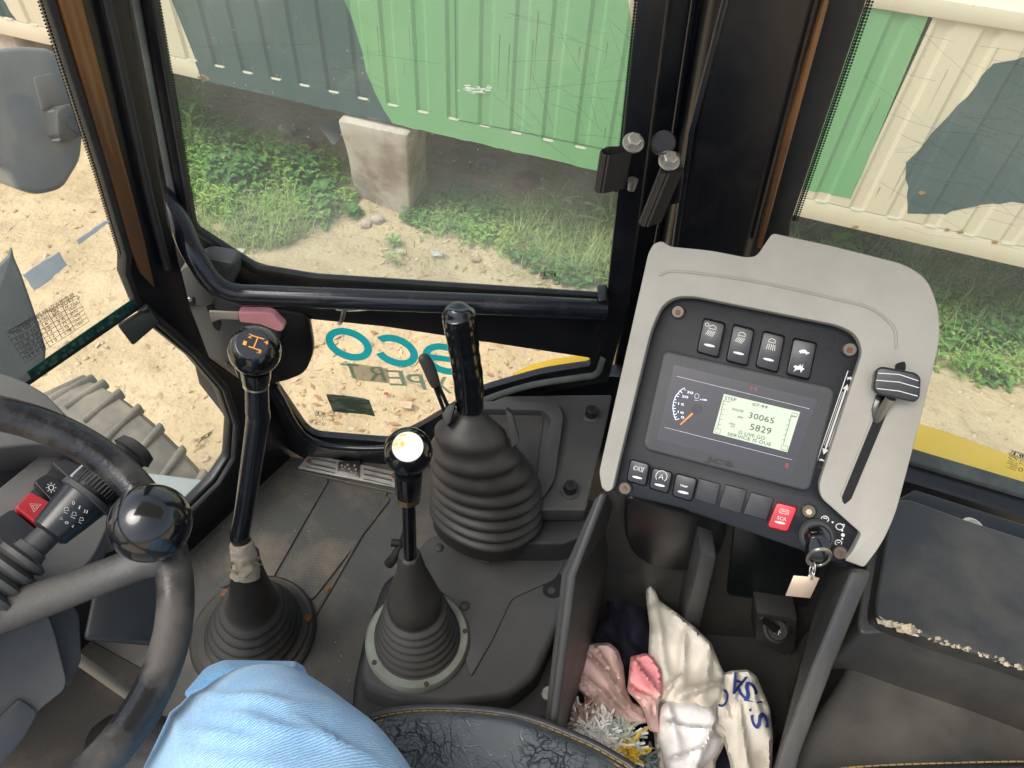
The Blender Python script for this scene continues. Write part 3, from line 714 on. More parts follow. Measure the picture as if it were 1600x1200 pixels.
tag(fin('weed_ground_cover', bmA, leaf_a, None, 0), 'bright green low weeds covering the soil before the container', 'weeds', kind='stuff')
tag(fin('creeper_ground_cover', bmC, leaf_c, None, 0), 'darker broad leaved creeper among the low weeds', 'creeper', kind='stuff')
tag(fin('grass', bmB, leaf_b, None, 0), 'pale long bladed grass growing in tufts among the weeds', 'grass', kind='stuff')
def plant(px, py, h, nl, L_, label, name='broad_leaf_weed', W=.2, m=None, seed=1):
    r_ = random.Random(seed); p = ong(px, py); t = thing(name, p, label, 'plant')
    top = p+V((r_.uniform(-.04, .04), r_.uniform(-.04, .04), h)); pts = [p-V((0, 0, .01)), p.lerp(top, .5)+V((.01, 0, 0)), top]
    tube('stem', pts, [.006, .005, .003], mat('weed stem', (.12, .2, .06), .6), t, n=8, k=3)
    sh = None
    for i in range(nl):
        f = .25+.75*i/nl; q = p.lerp(top, f); az = i*2.4+r_.uniform(-.3, .3); bm = bmesh.new()
        leaf(bm, q, (math.cos(az), math.sin(az), .25+.7*f), L_*r_.uniform(.8, 1.15), L_*W, .35)
        fin('leaf', bm, m or leaf_a, t, 0)
plant(326, 205, .30, 16, .17, 'tall weed with long pointed leaves below the container edge', seed=1)
plant(300, 235, .22, 12, .13, 'shorter pointed leaf weed beside the front window edge', seed=2)
plant(436, 262, .10, 10, .09, 'creeper shoot with broad heart shaped leaves left of the pier', W=.8, m=leaf_c, seed=3)
plant(556, 335, .05, 12, .075, 'low round leaved creeper at the left foot of the pier', W=.85, m=leaf_c, seed=4)
plant(510, 318, .08, 12, .08, 'round leaved creeper in front of the dark gap', W=.8, m=leaf_c, seed=8)
plant(668, 330, .07, 12, .08, 'dark round leaved weed at the right foot of the pier', W=.7, m=leaf_c, seed=5)
plant(610, 385, .03, 9, .06, 'small flat weed on bare soil before the pier', W=.35, seed=6)
plant(615, 412, .05, 14, .08, 'spiky little grass clump on bare soil', W=.12, m=leaf_b, seed=9)
plant(1298, 400, .12, 9, .12, 'broad leaved weed behind the rear quarter glass', W=.5, seed=7)
plant(945, 372, .18, 14, .2, 'arching long leaf grass plant by the door stile', W=.08, m=leaf_b, seed=10)
plant(868, 350, .16, 12, .17, 'arching long leaf grass plant under the green sheet', W=.08, m=leaf_b, seed=12)

# ------------------------------------------------------------------ outside parts of the machine
loader = thing('backhoe_loader', V((-.2, 1.3, GZ)), 'yellow and grey outer parts of the loader seen past the cab glass', 'backhoe loader')
def sub(name, base, parent):
    o = bpy.data.objects.new(name, None); o.empty_display_size = .05; COL.objects.link(o); o.parent = parent; o.location = V(base)-base_of(parent); return o
# front tyre
wc = onz(218, 655, -.42) + V((-.54, -.84, 0))*.13; wc.z = GZ+.42
ax = V((.54, .84, 0)).normalized(); fx = V((ax.y, -ax.x, 0))
wh = sub('front_wheel', wc, loader); wh['label'] = 'dusty front wheel with worn block tread'
def wpt(a, r, s): return wc + fx*(r*math.cos(a)) + V((0, 0, r*math.sin(a))) + ax*s
profw = [(-.10, .22), (-.125, .28), (-.135, .35), (-.115, .395), (-.06, .41), (0, .414), (.06, .41), (.115, .395), (.135, .35), (.125, .28), (.10, .22)]
bm = bmesh.new(); NR = 90; gr = [[bm.verts.new(wpt(2*math.pi*i/NR, r, s)) for s, r in profw] for i in range(NR)]
for i in range(NR):
    for j in range(len(profw)-1): bm.faces.new((gr[i][j], gr[i][j+1], gr[(i+1) % NR][j+1], gr[(i+1) % NR][j]))
fin('tyre', bm, tyre_mat, wh, 50)
bm0 = None
for i in range(30):
    for sgn in (-1, 1):
        a = 2*math.pi*(i+(.5 if sgn > 0 else 0))/30; bm = bmesh.new()
        def lug(s0, s1, r0, r1, r2, a0, a1):
            t = [wpt(a0-.012, r1, s0), wpt(a1-.012, r2, s1), wpt(a1+.03, r2, s1), wpt(a0+.02, r1, s0)]; b = [wpt(a0-.03, r0, s0), wpt(a1-.03, r0-.02, s1), wpt(a1+.045, r0-.02, s1), wpt(a0+.035, r0, s0)]
            return prism_bm([t], [b], bm=bm)
        lug(.008*sgn, .135*sgn, .40, .426, .408, a, a+.09); bevel(bm, .006, 2)
        fin('lug', bm, tyre_mat, wh, 40)
bm = bmesh.new(); sweep(bm, [wc-ax*.1, wc-ax*.06, wc+ax*.06, wc+ax*.1], [.225, .19, .19, .225], 40, axis=ax); fin('rim', bm, yellow_paint, wh, 40)
# step / lower panel beyond the glass
prism_z('side_step', [(180, 735), (235, 738), (345, 752), (420, 800), (300, 900), (180, 880)], -.14, .05, grey_blue, loader, bev=.006, label='grey blue steel step panel')
# rear fender, yellow
prism_z('rear_fender', [(1370, 636), (1430, 656), (1480, 670), (1600, 714), (1760, 775), (1780, 930), (1380, 790)], .17, .25, yellow_paint, loader, bev=.012, label='bright yellow rear fender')
slab('fender_edge', [(800, 600), (830, 586), (870, 577), (925, 569), (930, 600), (800, 620)], PD.off(-.09), 0, .03, yellow_paint, loader, bev=.004)
# mirror
mt = sub('wing_mirror', at(60, 190, 1.5), loader); mt['label'] = 'bleached grey wing mirror'
mp_ = [(-30, 78), (30, 70), (80, 74), (100, 92), (112, 150), (132, 200), (128, 250), (100, 296), (60, 306), (25, 296), (5, 262), (-30, 250)]
PM_ = Plane(at(60, 190, 1.45), (.75, -.45, .35))
slab('housing', mp_, PM_, 0, .13, mirror_plastic, mt, bev=.016, seg=4, r=14, grow=.85)
hub = PM_.off(.02)
slab('arm_bracket', [(88, 172), (108, 160), (134, 176), (138, 205), (118, 222), (90, 212)], PM_, .05, .05, mat('mirror hub plastic', (.05, .055, .062), .5), mt, bev=.006, r=8)
for k in range(4):
    a = k*1.57+.6; c = (112+14*math.cos(a), 192+14*math.sin(a)); d = (112+34*math.cos(a), 192+34*math.sin(a)); nn = (-math.sin(a)*3, math.cos(a)*3)
    slab('rib', [(c[0]+nn[0], c[1]+nn[1]), (d[0]+nn[0]*.5, d[1]+nn[1]*.5), (d[0]-nn[0]*.5, d[1]-nn[1]*.5), (c[0]-nn[0], c[1]-nn[1])], PM_, .035, .03, mirror_plastic, mt, bev=.001)
slab('recess_panel', [(52, 120), (85, 112), (104, 130), (112, 165), (85, 165), (66, 175)], PM_, .004, .01, mat('mirror inner', (.11, .12, .13), .5), mt, bev=.003, r=8)
tube('arm', [PM_.off(.06).hit(115, 192), at(170, 230, 1.25), at(225, 300, 1.1)], .012, black_bar, mt, n=16, k=4)
slab('mirror_glass', [(-40, 246), (5, 262), (30, 296), (60, 306), (40, 300), (0, 285), (-40, 270)], PM_, -.12, .01, mat('mirror glass edge', (.6, .5, .35), .1), mt, bev=.001)
# dark mudguard tip
PMg = Plane(at(40, 500, 1.25), (.6, -.6, .5))
slab('mudguard', [(-60, 470), (0, 412), (12, 400), (18, 384), (22, 402), (34, 430), (48, 470), (62, 510), (72, 545), (70, 570), (56, 590), (30, 600), (-60, 610)], PMg, 0, .03, mat('dusty mudguard plastic', (.065, .08, .088), .55, col2=(.11, .125, .13), nscale=6, bump=.3, bscale=200), loader, bev=.008, seg=3, label='dark grey curved mudguard tip')
slab('mudguard_bracket', [(186, 512), (235, 482), (250, 505), (208, 541)], Plane(at(215, 510, 1.05), (.6, -.7, .4)), 0, .02, mat('dark bracket', (.015, .022, .016), .6), loader, bev=.003)

# ================================================================== CAB STRUCTURE
def st(o): o['kind'] = 'structure'; return o
# floor
FL = [(455, 700), (480, 700), (700, 770), (960, 620), (1200, 560), (1700, 800), (1900, 1500), (-600, 1500), (-500, 900), (200, 860), (300, 855)]
fl_pts = [onz(p[0], p[1], 0) for p in [(455, 702), (705, 775), (960, 800), (1500, 1000)]]
flr = [V((-.43, .80, 0)), V((-.1, .80, 0)), V((.9, .62, 0)), V((.9, -.7, 0)), V((-1.25, -.7, 0)), V((-1.25, .44, 0)), V((-.64, .44, 0)), V((-.50, .66, 0))]
bm = prism_bm([flr], [[p-V((0, 0, .03)) for p in flr]]); st(fin('cab_floor', bm, mat_rubber))
rf = [(-.72, .05), (-.55, .86), (.85, .76), (.85, .05)]  # unseen roof, cut back so more skylight reaches the interior
bm = prism_bm([[V((x, y, 1.70)) for x, y in rf]], [[V((x, y, 1.64)) for x, y in rf]])
st(fin('partial_cab_roof', bm, mat('pale unseen roof lining', (.5, .5, .48), .8)))
# textured tread fields of the mat
def tread_field(name, px, r):
    m = MATS.get('tread')
    if not m:
        m = mat('tread', (.055, .056, .054), .6, col2=(.19, .158, .11), nscale=8, lo=.46, hi=.78)
        N = m.node_tree.nodes; L = m.node_tree.links; tc = [n for n in N if n.bl_idname == 'ShaderNodeTexCoord'][0]
        vo = N.new('ShaderNodeTexVoronoi'); vo.inputs['Scale'].default_value = 190; vo.inputs['Randomness'].default_value = .12; vo.voronoi_dimensions = '2D'; L.new(tc.outputs['Object'], vo.inputs['Vector'])
        bp = N.new('ShaderNodeBump'); bp.inputs['Strength'].default_value = .45; bp.inputs['Distance'].default_value = .001; L.new(vo.outputs['Distance'], bp.inputs['Height']); L.new(bp.outputs[0], N['Principled BSDF'].inputs['Normal'])
    o = prism_z(name, px, .0035, .003, m, None, bev=.001, seg=1, r=r); st(o); return o
tread_field('floor_mat_panel', [(470, 735), (515, 748), (425, 905), (385, 898), (345, 920), (302, 868), (420, 752)], 8)
tread_field('floor_mat_panel', [(523, 750), (612, 778), (488, 938), (430, 905)], 8)
st(prism_z('pedal_mat', [(-300, 1060), (60, 1040), (140, 1000), (250, 1060), (260, 1400), (-300, 1400)], .0035, .003, mat('dirty brown mat', (.022, .019, .015), .7, col2=(.07, .052, .032), nscale=9, lo=.5, hi=.75, bump=.4, bscale=300), None, bev=.001, seg=1))
if False: tread_field('floor_mat_panel', [(60, 1070), (150, 1010), (250, 1090), (330, 1140), (300, 1300), (-100, 1300)], 8)
bm = bmesh.new()
for l in ([(604, 770), (470, 1000), (452, 1035)], [(462, 735), (618, 770)]):
    sweep(bm, [onz(x, y, .001) for x, y in l], .003, 8)
st(fin('floor_mat_ridge', bm, mat_rubber))
# tread plate
pl0 = Plane((0, 0, .006), (0, 0, 1))
tp = thing('sill_plate', onz(545, 738, 0), 'brushed metal sill plate with rusty screws at the door', 'sill plate')
slab('plate', [(484, 709), (620, 737), (622, 762), (465, 731)], pl0, 0, .004, silver, tp, bev=.0012)
for l in ([(487, 714), (525, 722), (525, 725), (486, 717)], [(484, 722), (524, 731), (524, 734), (483, 725)], [(478, 728), (523, 738), (523, 740), (476, 730)], [(568, 731), (612, 741), (612, 744), (568, 734)], [(568, 739), (612, 749), (612, 752), (568, 742)], [(568, 747), (612, 757), (612, 759), (568, 749)]):
    slab('groove', l, pl0, .0008, .001, mat('plate groove', (.30, .29, .27), .4, 1.), tp, bev=.0003, seg=1)
slab('emblem_plate', [(529, 721), (563, 719), (562, 746), (527, 736)], pl0, .0022, .002, mat('emblem steel', (.42, .41, .38), .35, 1.), tp, bev=.001)
for x, y in ((534, 727), (539, 729), (543, 726), (546, 732), (554, 727), (556, 733), (535, 732), (549, 737), (556, 739)):
    disc('emblem_dot', pl0.off(.0035).hit(x, y), pl0.n, .002, .001, silver, tp, n=10)
for x, y in ((482, 719), (615, 742)): disc('screw', pl0.off(.003).hit(x, y), pl0.n, .005, .003, rust, tp, n=14, bev=.001)

# A pillar and front corner
AP = [(-70, -420), (75, 0), (160, 270), (198, 400), (197, 430), (217, 480), (240, 512), (300, 560), (345, 612), (362, 660), (358, 715), (335, 750), (298, 787), (230, 850),
      (250, 905), (345, 850), (395, 770), (470, 715), (440, 640), (330, 560), (300, 480), (268, 350), (205, 0), (120, -420)]
st(slab('front_jamb', [(90, -500), (180, 0), (250, 350), (310, 600), (420, 740), (470, 720), (420, 640), (300, 490), (285, 350), (226, 0), (120, -500)], PD.off(-.035), 0, .03, black_paint, None, bev=.004))
st(slab('corner_pillar', AP, PF, .0, .022, black_paint, None, bev=.006, seg=3, ang=35))
st(slab('corner_pillar_reflection', [(0, -300), (92, 0), (170, 262), (207, 392), (222, 428), (244, 452), (226, 370), (188, 225), (130, 0), (42, -300)], PF, .008, .012, amber_reflection, None, bev=.003))  # strip painted as the brown reflection on the gloss pillar
st(slab('corner_pillar_seal', [(-75, -420), (73, 0), (159, 270), (197, 400), (196, 430), (216, 480), (224, 478), (206, 428), (208, 398), (170, 268), (88, 0), (-55, -420)], PF, .006, .01, rubber, None, bev=.002))
bm = bmesh.new(); sweep(bm, [PF.off(.01).hit(*p) for p in [(95, -300), (180, 60), (232, 300), (262, 420)]], .005, 10)
sweep(bm, [PF.off(.008).hit(*p) for p in [(224, 480), (306, 552), (352, 606), (370, 662), (366, 716), (342, 756), (305, 793), (240, 855)]], .006, 10)
st(fin('corner_pillar_bead', bm, rubber))
# front glasses
fg = thing('front_glass', PF.hit(0, 300), 'upper front glass with tyre pressure sticker and tape', 'window')
slab('pane', [(-300, -420), (-70, -420), (75, 0), (160, 270), (198, 400), (197, 430), (217, 478), (40, 600), (-100, 690), (-300, 800)], PF, -.01, .004, glass_front, fg, bev=0)
slab('edge_bar', [(216, 474), (222, 482), (42, 606), (-100, 702), (-100, 694), (36, 600)], PF, 0, .014, rubber, fg, bev=.002)
def dots(name, line, pl, h, wpx, side, parent):
    q = pl.off(h); bm = bmesh.new(); uvl = bm.loops.layers.uv.new('UVMap'); pr = None; s = 0
    pts = []
    for a, b in zip(line[:-1], line[1:]):
        n = 6
        for k in range(n): pts.append((a[0]+(b[0]-a[0])*k/n, a[1]+(b[1]-a[1])*k/n))
    pts.append(line[-1]); P3 = [q.hit(*p) for p in pts]; wd = None
    for i, p in enumerate(P3):
        d = (P3[min(i+1, len(P3)-1)]-P3[max(0, i-1)]).normalized(); sd_ = d.cross(q.n)*side
        w_ = wpx*(p-CAM).length/FPX
        if i: s += (p-P3[i-1]).length
        cur = (bm.verts.new(p), bm.verts.new(p+sd_*w_), s, w_)
        if pr:
            f = bm.faces.new((pr[0], pr[1], cur[1], cur[0]))
            for lp, uv in zip(f.loops, ((pr[2], 0), (pr[2], pr[3]), (cur[2], cur[3]), (cur[2], 0))): lp[uvl].uv = uv
        pr = cur
    return fin(name, bm, dot_print, parent, 0)
dots('dot_border', [(-70, -420), (75, 0), (160, 270), (198, 400)], PF, -.008, 14, 1, fg)
# sticker: heading, grid, figures
PS = PF.off(-.008)
ink = mat('sticker ink', (.05, .045, .04), .6)
def bil(u, v):      # sticker corners: tl (10,520) tr (120,462) br (140,505)  bl (38,568)
    tl, tr, br, bl_ = (9, 519), (120, 462), (139, 502), (40, 567)
    return tuple((tl[i]*(1-u)+tr[i]*u)*(1-v)+(bl_[i]*(1-u)+br[i]*u)*v for i in (0, 1))
L_ = [['C'.replace('C', 'C')] + [bil(0, 0), bil(1, 0), bil(1, 1), bil(0, 1)]]
L_ += [[bil(0, v), bil(1, v)] for v in (.26, .42, .56, .70, .85)] + [[bil(u, 0), bil(u, 1)] for u in (.38, .58, .78)]
strokes('sticker_grid', L_, PS, .001, .75, ink, fg)
def cell(s, u0, u1, v0, v1): return (s, bil(u0, v1), bil(u1, v1), bil(u0, v0))
items = [('RECOMMENDED TYRE INFLATION PRESSURE', (15, 523), (117, 463), (12, 517)), cell('TYRE SIZE', .06, .32, .08, .2), cell('PR PLY', .41, .56, .03, .12), cell('RATING', .41, .56, .14, .23), cell('PRESSURE', .62, .95, .02, .11), cell('BAR', .62, .72, .15, .24), cell('(P.S.I.)', .80, .97, .15, .24)]
rows = [('9.00 X 16', '16', '3.25', '(46)'), ('12 X 18', '12', '3.0', '(50)'), ('14.00 X 25', '12', '2.75', '(40)'), ('16.90 X 28', '12', '2.75', '(40)'), ('16.9 X 28', '12', '2.75', '(32)')]
for r_, row in enumerate(rows):
    v0 = .29+.143*r_
    for c_, (u0, u1) in enumerate(((.05, .34), (.44, .52), (.63, .73), (.83, .93))): items.append(cell(row[c_], u0, u1, v0, v0+.085))
text('sticker_lettering', items, PS, .0012, ink, fg, bold=.08)
camo = mat('pixel camouflage tape', (.05, .17, .14), .6)
camo2 = mat('camouflage tape light square', (.17, .30, .24), .6); camo3 = mat('camouflage tape dark square', (.03, .10, .11), .6)
slab('camouflage_tape', [(215, 462), (222, 474), (49, 592), (42, 581)], PF, .001, .001, camo, fg, bev=0)
bm = bmesh.new(); bmd = bmesh.new(); q = PF.off(.0015); rr = random.Random(5)
for i in range(46):
    t = rr.random(); s = rr.uniform(0, .6); e = rr.uniform(.02, .05); hgt = rr.uniform(.3, .4)
    f_ = lambda t, s: (44+(216-44)*t+s*7, 582+(463-582)*t+s*11.5)
    tgt = bm if i % 2 else bmd
    tgt.faces.new([tgt.verts.new(q.hit(*f_(*a)) + q.n*(i*2e-5)) for a in ((t*.95, s), (t*.95+e, s), (t*.95+e, s+hgt), (t*.95, s+hgt))])
fin('tape_squares', bm, camo2, fg, 0)['kind'] = 'stuff'; fin('tape_squares', bmd, camo3, fg, 0)['kind'] = 'stuff'
tape_old = mat('grey torn tape', (.66, .72, .76), .7, col2=(.78, .82, .84), nscale=30)
see_light(tape_old, .6); see_light(camo, .6); see_light(camo2, .6); see_light(camo3, .6)
slab('torn_tape', jag([(36, 430), (62, 412), (92, 394), (105, 414), (80, 436), (54, 453)], 1.2, 8, 3), PF, .001, .001, tape_old, fg, bev=0)
slab('torn_tape', jag([(120, 376), (146, 357), (170, 343), (171, 347), (148, 364), (124, 382)], .8, 8, 4), PF, .001, .001, tape_old, fg, bev=0)
lg = thing('lower_front_glass', PF.hit(250, 650), 'lower front glass with small etched maker mark', 'window')
slab('pane', [(222, 484), (242, 514), (300, 562), (345, 612), (362, 660), (358, 715), (335, 750), (298, 787), (230, 850), (60, 900), (-160, 900), (-160, 740)], PF, -.012, .004, glass_front, lg, bev=0)
def etch_logo(c, s, ex, ey, pl, parent, mirror=1):
    """boxed JCB mark with small print; ex, ey: pixel unit vectors of the writing"""
    T = lambda u, v: (c[0]+s*(ex[0]*u*mirror+ey[0]*v), c[1]+s*(ex[1]*u*mirror+ey[1]*v))
    ln = [['C', T(-1, 1), T(1, 1), T(1, .45), T(-1, .45)], [T(-.33, 1), T(-.33, .45)], [T(.33, 1), T(.33, .45)], ['C', T(-.1, .1), T(.4, .3), T(.95, .1), T(.4, -.12)]]
    ln += [['C']+[T(-.72+.22*math.cos(a*.6), -.8+.2*math.sin(a*.6)) for a in range(10)], ['C', T(-1, .2), T(-.45, .2), T(-.45, -.15), T(-1, -.15)]]
    strokes('etched_outline', ln, pl, .001, max(.8, s*.07), etch, parent)
    it = [(ch, T(-.93+.66*i, .53), T(-.45+.66*i, .53), T(-.93+.66*i, .92)) for i, ch in enumerate('JCB')]
    it += [('TOUGHENED', T(-.9, .27), T(.9, .27), T(-.9, .38)), ('IS 2553', T(-.2, -.36), T(.9, -.36), T(-.2, -.24)), ('43R-00193', T(-.3, -.6), T(1, -.6), T(-.3, -.46)), ('CM/L', T(-.3, -.85), T(.6, -.85), T(-.3, -.7)), ('SAFETY', T(-.2, -1.1), T(.9, -1.1), T(-.2, -.97))]
    text('etched_lettering', it, pl, .001, etch, parent, bold=.15)
etch_logo((318, 690), 13, (.85, -.52), (.4, -.92), PF, lg, 1)

# B pillar: jamb, post, gasket
st(slab('door_jamb', [(1180, -500), (1042, 0), (986, 420), (938, 700), (960, 820), (1060, 700), (1062, 420), (1125, 0), (1290, -500)], PD.off(-.07), 0, .05, black_paint, None, bev=.006, seg=3))
st(slab('rear_post', [(1215, -500), (1112, 0), (1040, 400), (985, 700), (960, 900), (1130, 900), (1140, 640), (1186, 400), (1296, 0), (1455, -500)], PD.off(-.01), 0, .10, black_paint, None, bev=.024, seg=5))
st(slab('rear_post_reflection', [(1288, 0), (1297, 0), (1238, 215), (1190, 390), (1183, 388), (1225, 215)], PD.off(.0), .001, .01, amber_reflection, None, bev=.002))  # reflection of the outside, painted as a thin amber strip
bm = bmesh.new(); sweep(bm, [PD.off(-.012).hit(*p) for p in [(1265, -500), (1134, 0), (1080, 205), (1035, 520), (1000, 760)]], .0045, 10)
sweep(bm, [PD.off(-.06).hit(*p) for p in [(1230, -500), (1085, 0), (1040, 300), (1000, 520)]], .004, 10)
st(fin('weld_bead', bm, black_bar))
qf = thing('quarter_window', PQ.hit(1420, 500), 'rear quarter window with black seal behind the instrument housing', 'window')
slab('seal', [(1450, -500), (1278, 0), (1160, 400), (1100, 720), (1390, 820), (1420, 722), (1415, 700), (1200, 640), (1237, 345), (1354, 0), (1530, -500)], PQ, .0, .012, rubber, qf, bev=.004)
slab('lower_seal', [(1412, 716), (1700, 802), (1760, 820), (1760, 850), (1600, 800), (1405, 737)], PQ, .012, .03, seal_grey, qf, bev=.005, seg=3)
slab('pane', [(1520, -520), (1350, 0), (1232, 345), (1190, 640), (1300, 720), (1700, 815), (2200, 900), (2300, -520)], PQ, -.012, .005, glass_quarter, qf, bev=0)
dots('dot_border', [(1530, -500), (1354, 0), (1237, 345)], PQ, -.008, 9, -1, qf)
etch_logo((1588, 720), 14, (.95, .3), (.25, -.95), PQ, qf, -1)
st(slab('rear_ledge', [(1392, 745), (1800, 868), (1800, 920), (1380, 800)], PQ.off(.05), .0, .05, black_paint, None, bev=.008))
st(slab('wall_panel', [(1405, 738), (1700, 815), (1700, 1300), (1150, 1300), (1150, 900)], PQ.off(.02), 0, .03, black_paint, None, bev=.004))
st(slab('side_wall', [(590, 738), (690, 702), (770, 644), (860, 603), (955, 588), (1160, 604), (1160, 980), (860, 980), (590, 900)], PD.off(-.03), 0, .03, black_paint, None, bev=.002))
# rubber plug, webbing loops with hex bolts
tag(disc('rubber_plug', PD.off(.0).hit(1038, 222), (0, -.75, .65), .0145, .012, mat('rubber plug', (.035, .035, .037), .6), None, bev=.002), 'round black rubber plug between the two webbing loops', 'plug')
def loop(cen, ax_px, wide, ln, pl, label, tilt):
    c = pl.hit(*cen); t = thing('webbing_loop', c, label, 'strap')
    a = (pl.hit(cen[0]+ax_px[0], cen[1]+ax_px[1]) - c)
    ex_ = a.normalized(); wv = V((0, 0, -1)) if tilt is None else V(tilt).normalized()
    nn = ex_.cross(wv).normalized(); L0 = a.length
    path = []
    n = 22
    for i in range(n+1):
        th = math.pi*(-.5)+math.pi*i/n
        path.append(ex_*(L0*.78+ .010*math.cos(th)) + nn*(.0095*math.sin(th)))
    path = [ex_*0 - nn*.004] + path + [ex_*0 + nn*.004]
    bm = bmesh.new(); rows = []
    for p in path: rows.append((bm.verts.new(c+p-wv*wide/2), bm.verts.new(c+p+wv*wide/2)))
    for i in range(len(rows)-1): bm.faces.new((rows[i][0], rows[i][1], rows[i+1][1], rows[i+1][0]))
    bmesh.ops.solidify(bm, geom=bm.faces[:], thickness=.003)
    fin('webbing', bm, webbing, t, 50)
    bmr = bmesh.new()
    for k in range(9):
        i = 2+int(k*(len(path)-5)/8); sweep(bmr, [c+path[i]*1.04-wv*wide*.49, c+path[i]*1.04+wv*wide*.49], .0014, 6)
    fin('rib', bmr, webbing, t, 50)
    return t
t = loop((982, 262), (-42, 5), .052, .04, PD.off(.03), 'flat brown webbing loop pointing at the door glass', None)
def bolt(px, py, pl, parent, r=.0086, n_=(0, -.55, .83)):
    c = pl.hit(px, py); nn = V(n_).normalized()
    disc('washer', c, nn, r*1.45, .003, steel, parent, bev=.0008)
    fin('bolt_head', sweep(bmesh.new(), [c+nn*.0005, c+nn*.008, c+nn*.0095], [r, r, r*.8], 6, axis=nn), steel, parent, 20)
bolt(990, 222, PD.off(.04), t)
c = PD.off(.04).hit(987, 292); tube('bolt_tip', [c+V((0, 0, .01)), c-V((0, 0, .004))], [.0065, .0045], steel, t, n=12)
t = loop((1050, 303), (-26, 4), .078, .04, PD.off(.04), 'webbing loop hanging nearer the rear post, edge on', (-.14, 0, -1))
slab('bracket', [(1028, 240), (1062, 240), (1068, 262), (1058, 264), (1035, 262)], PD.off(.045), 0, .003, mat('loop bracket', (.08, .08, .08), .5, .5), t, bev=.0008)
bolt(1046, 250, PD.off(.05), t)
slab('strap_plate', [(1048, 268), (1070, 266), (1062, 318), (1043, 322)], PD.off(.02), 0, .01, black_paint, t, bev=.002)

# ================================================================== DOOR
door = thing('cab_door', PD.hit(620, 560), 'black framed cab door with large upper and small lower glass', 'door')
UH = rnd([(100, -480), (240, 0), (262, 130), (301, 358), (400, 421), (490, 436), (948, 466), (966, 300), (998, 0), (1045, -480)], [2, 2, 2, 12, 20, 10, 8, 0, 0, 2])
LH = rnd([(470, 497), (600, 510), (922, 559), (923, 572), (848, 583), (752, 610), (700, 641), (655, 668), (605, 691), (484, 681), (427, 598), (477, 582), (490, 550), (480, 511)], [8, 5, 4, 8, 20, 20, 20, 20, 8, 20, 8, 12, 16, 10])
DO = [(70, -500), (207, 0), (262, 300), (285, 470), (330, 560), (400, 640), (447, 700), (476, 718), (620, 742), (690, 722), (770, 650), (860, 612), (950, 596), (984, 470), (990, 400), (1042, 0), (1090, -500)]
slab('frame', DO, PD, 0, .014, black_paint, door, bev=.003, holes=[UH, LH])
slab('pane', [(80, -490), (230, 0), (290, 365), (400, 430), (950, 475), (1008, 0), (1060, -490)], PD, -.009, .004, glass_door, door, bev=0, label='large dusty upper glass of the door')
slab('pane', [(420, 590), (470, 490), (930, 550), (930, 580), (760, 625), (660, 690), (600, 700), (480, 690)], PD, -.009, .004, glass_low, door, bev=0, label='small lower glass of the door with turquoise lettering')
slab('glass_seal', [(205, 0), (216, 0), (280, 340), (300, 375), (276, 360), (262, 300)], PD, .003, .006, seal_grey, door, bev=.001)
slab('glass_seal', [(236, 0), (241, 0), (304, 357), (402, 420), (490, 434), (948, 464), (948, 470), (488, 441), (396, 428), (298, 362)], PD, .002, .01, rubber, door, bev=.001)
dots('dot_border', [(105, -470), (240, 0), (263, 130), (302, 358)], PD, -.008, 10, -1, door)
dots('dot_border', [(1045, -480), (998, 0), (966, 300)], PD, -.008, 7, 1, door)
# waist bar
bar = [(250, 300), (281, 350), (300, 392), (332, 440), (365, 458), (420, 462), (620, 470), (800, 477), (945, 484)]
P_ = [PD.off(o).hit(*p) for p, o in zip(bar, (.004, .03, .055, .07, .072, .068, .06, .05, .03))]
tube('grab_bar', P_, .0148, black_bar, door, n=28, k=8)
slab('bar_bracket', [(934, 470), (949, 468), (952, 480), (950, 500), (942, 498), (934, 494)], PD, .036, .036, black_paint, door, bev=.003)
disc('bar_hole', PD.off(.0455).hit(926, 472), (0, -.8, .6), .003, .001, hole_mat, door, n=12)
slab('waist_plate', [(330, 470), (945, 490), (942, 500), (925, 556), (600, 508), (485, 494), (340, 500)], PD, .004, .006, black_paint, door, bev=.001)
slab('latch_plate', rnd([(330, 470), (482, 492), (491, 550), (477, 584), (440, 598), (400, 600), (330, 560)], 14), PD, .008, .012, black_paint, door, bev=.003)
tube('sill_trim', [PD.off(.012).hit(*p) for p in [(700, 652), (760, 624), (830, 602), (905, 590), (932, 584), (942, 560)]], .0055, seal_grey, door, n=12, k=5, flat=.5)
tube('sill_bead', [PD.off(.010).hit(*p) for p in [(428, 604), (486, 688), (606, 700), (660, 676)]], .007, black_bar, door, n=14, k=6)
tube('stop_screw', [PD.off(.02).hit(*p) for p in [(538, 482), (535, 496), (533, 503)]], [.0035, .004, .0025], steel, door, n=10)
disc('screw_tip', PD.off(.021).hit(531, 505), (0, -.8, .5), .0035, .003, steel, door, n=12)
fin('wire', sweep(bmesh.new(), spline([PD.off(.018).hit(*p) for p in [(525, 484), (545, 486), (575, 484), (590, 479)]], 5), .0012, 6), steel, door)
scr = bpy.data.materials.new('fine scratch'); scr.use_nodes = True; scr.node_tree.nodes['Principled BSDF'].inputs['Base Color'].default_value = (.05, .07, .06, 1); scr.node_tree.nodes['Principled BSDF'].inputs['Alpha'].default_value = .35
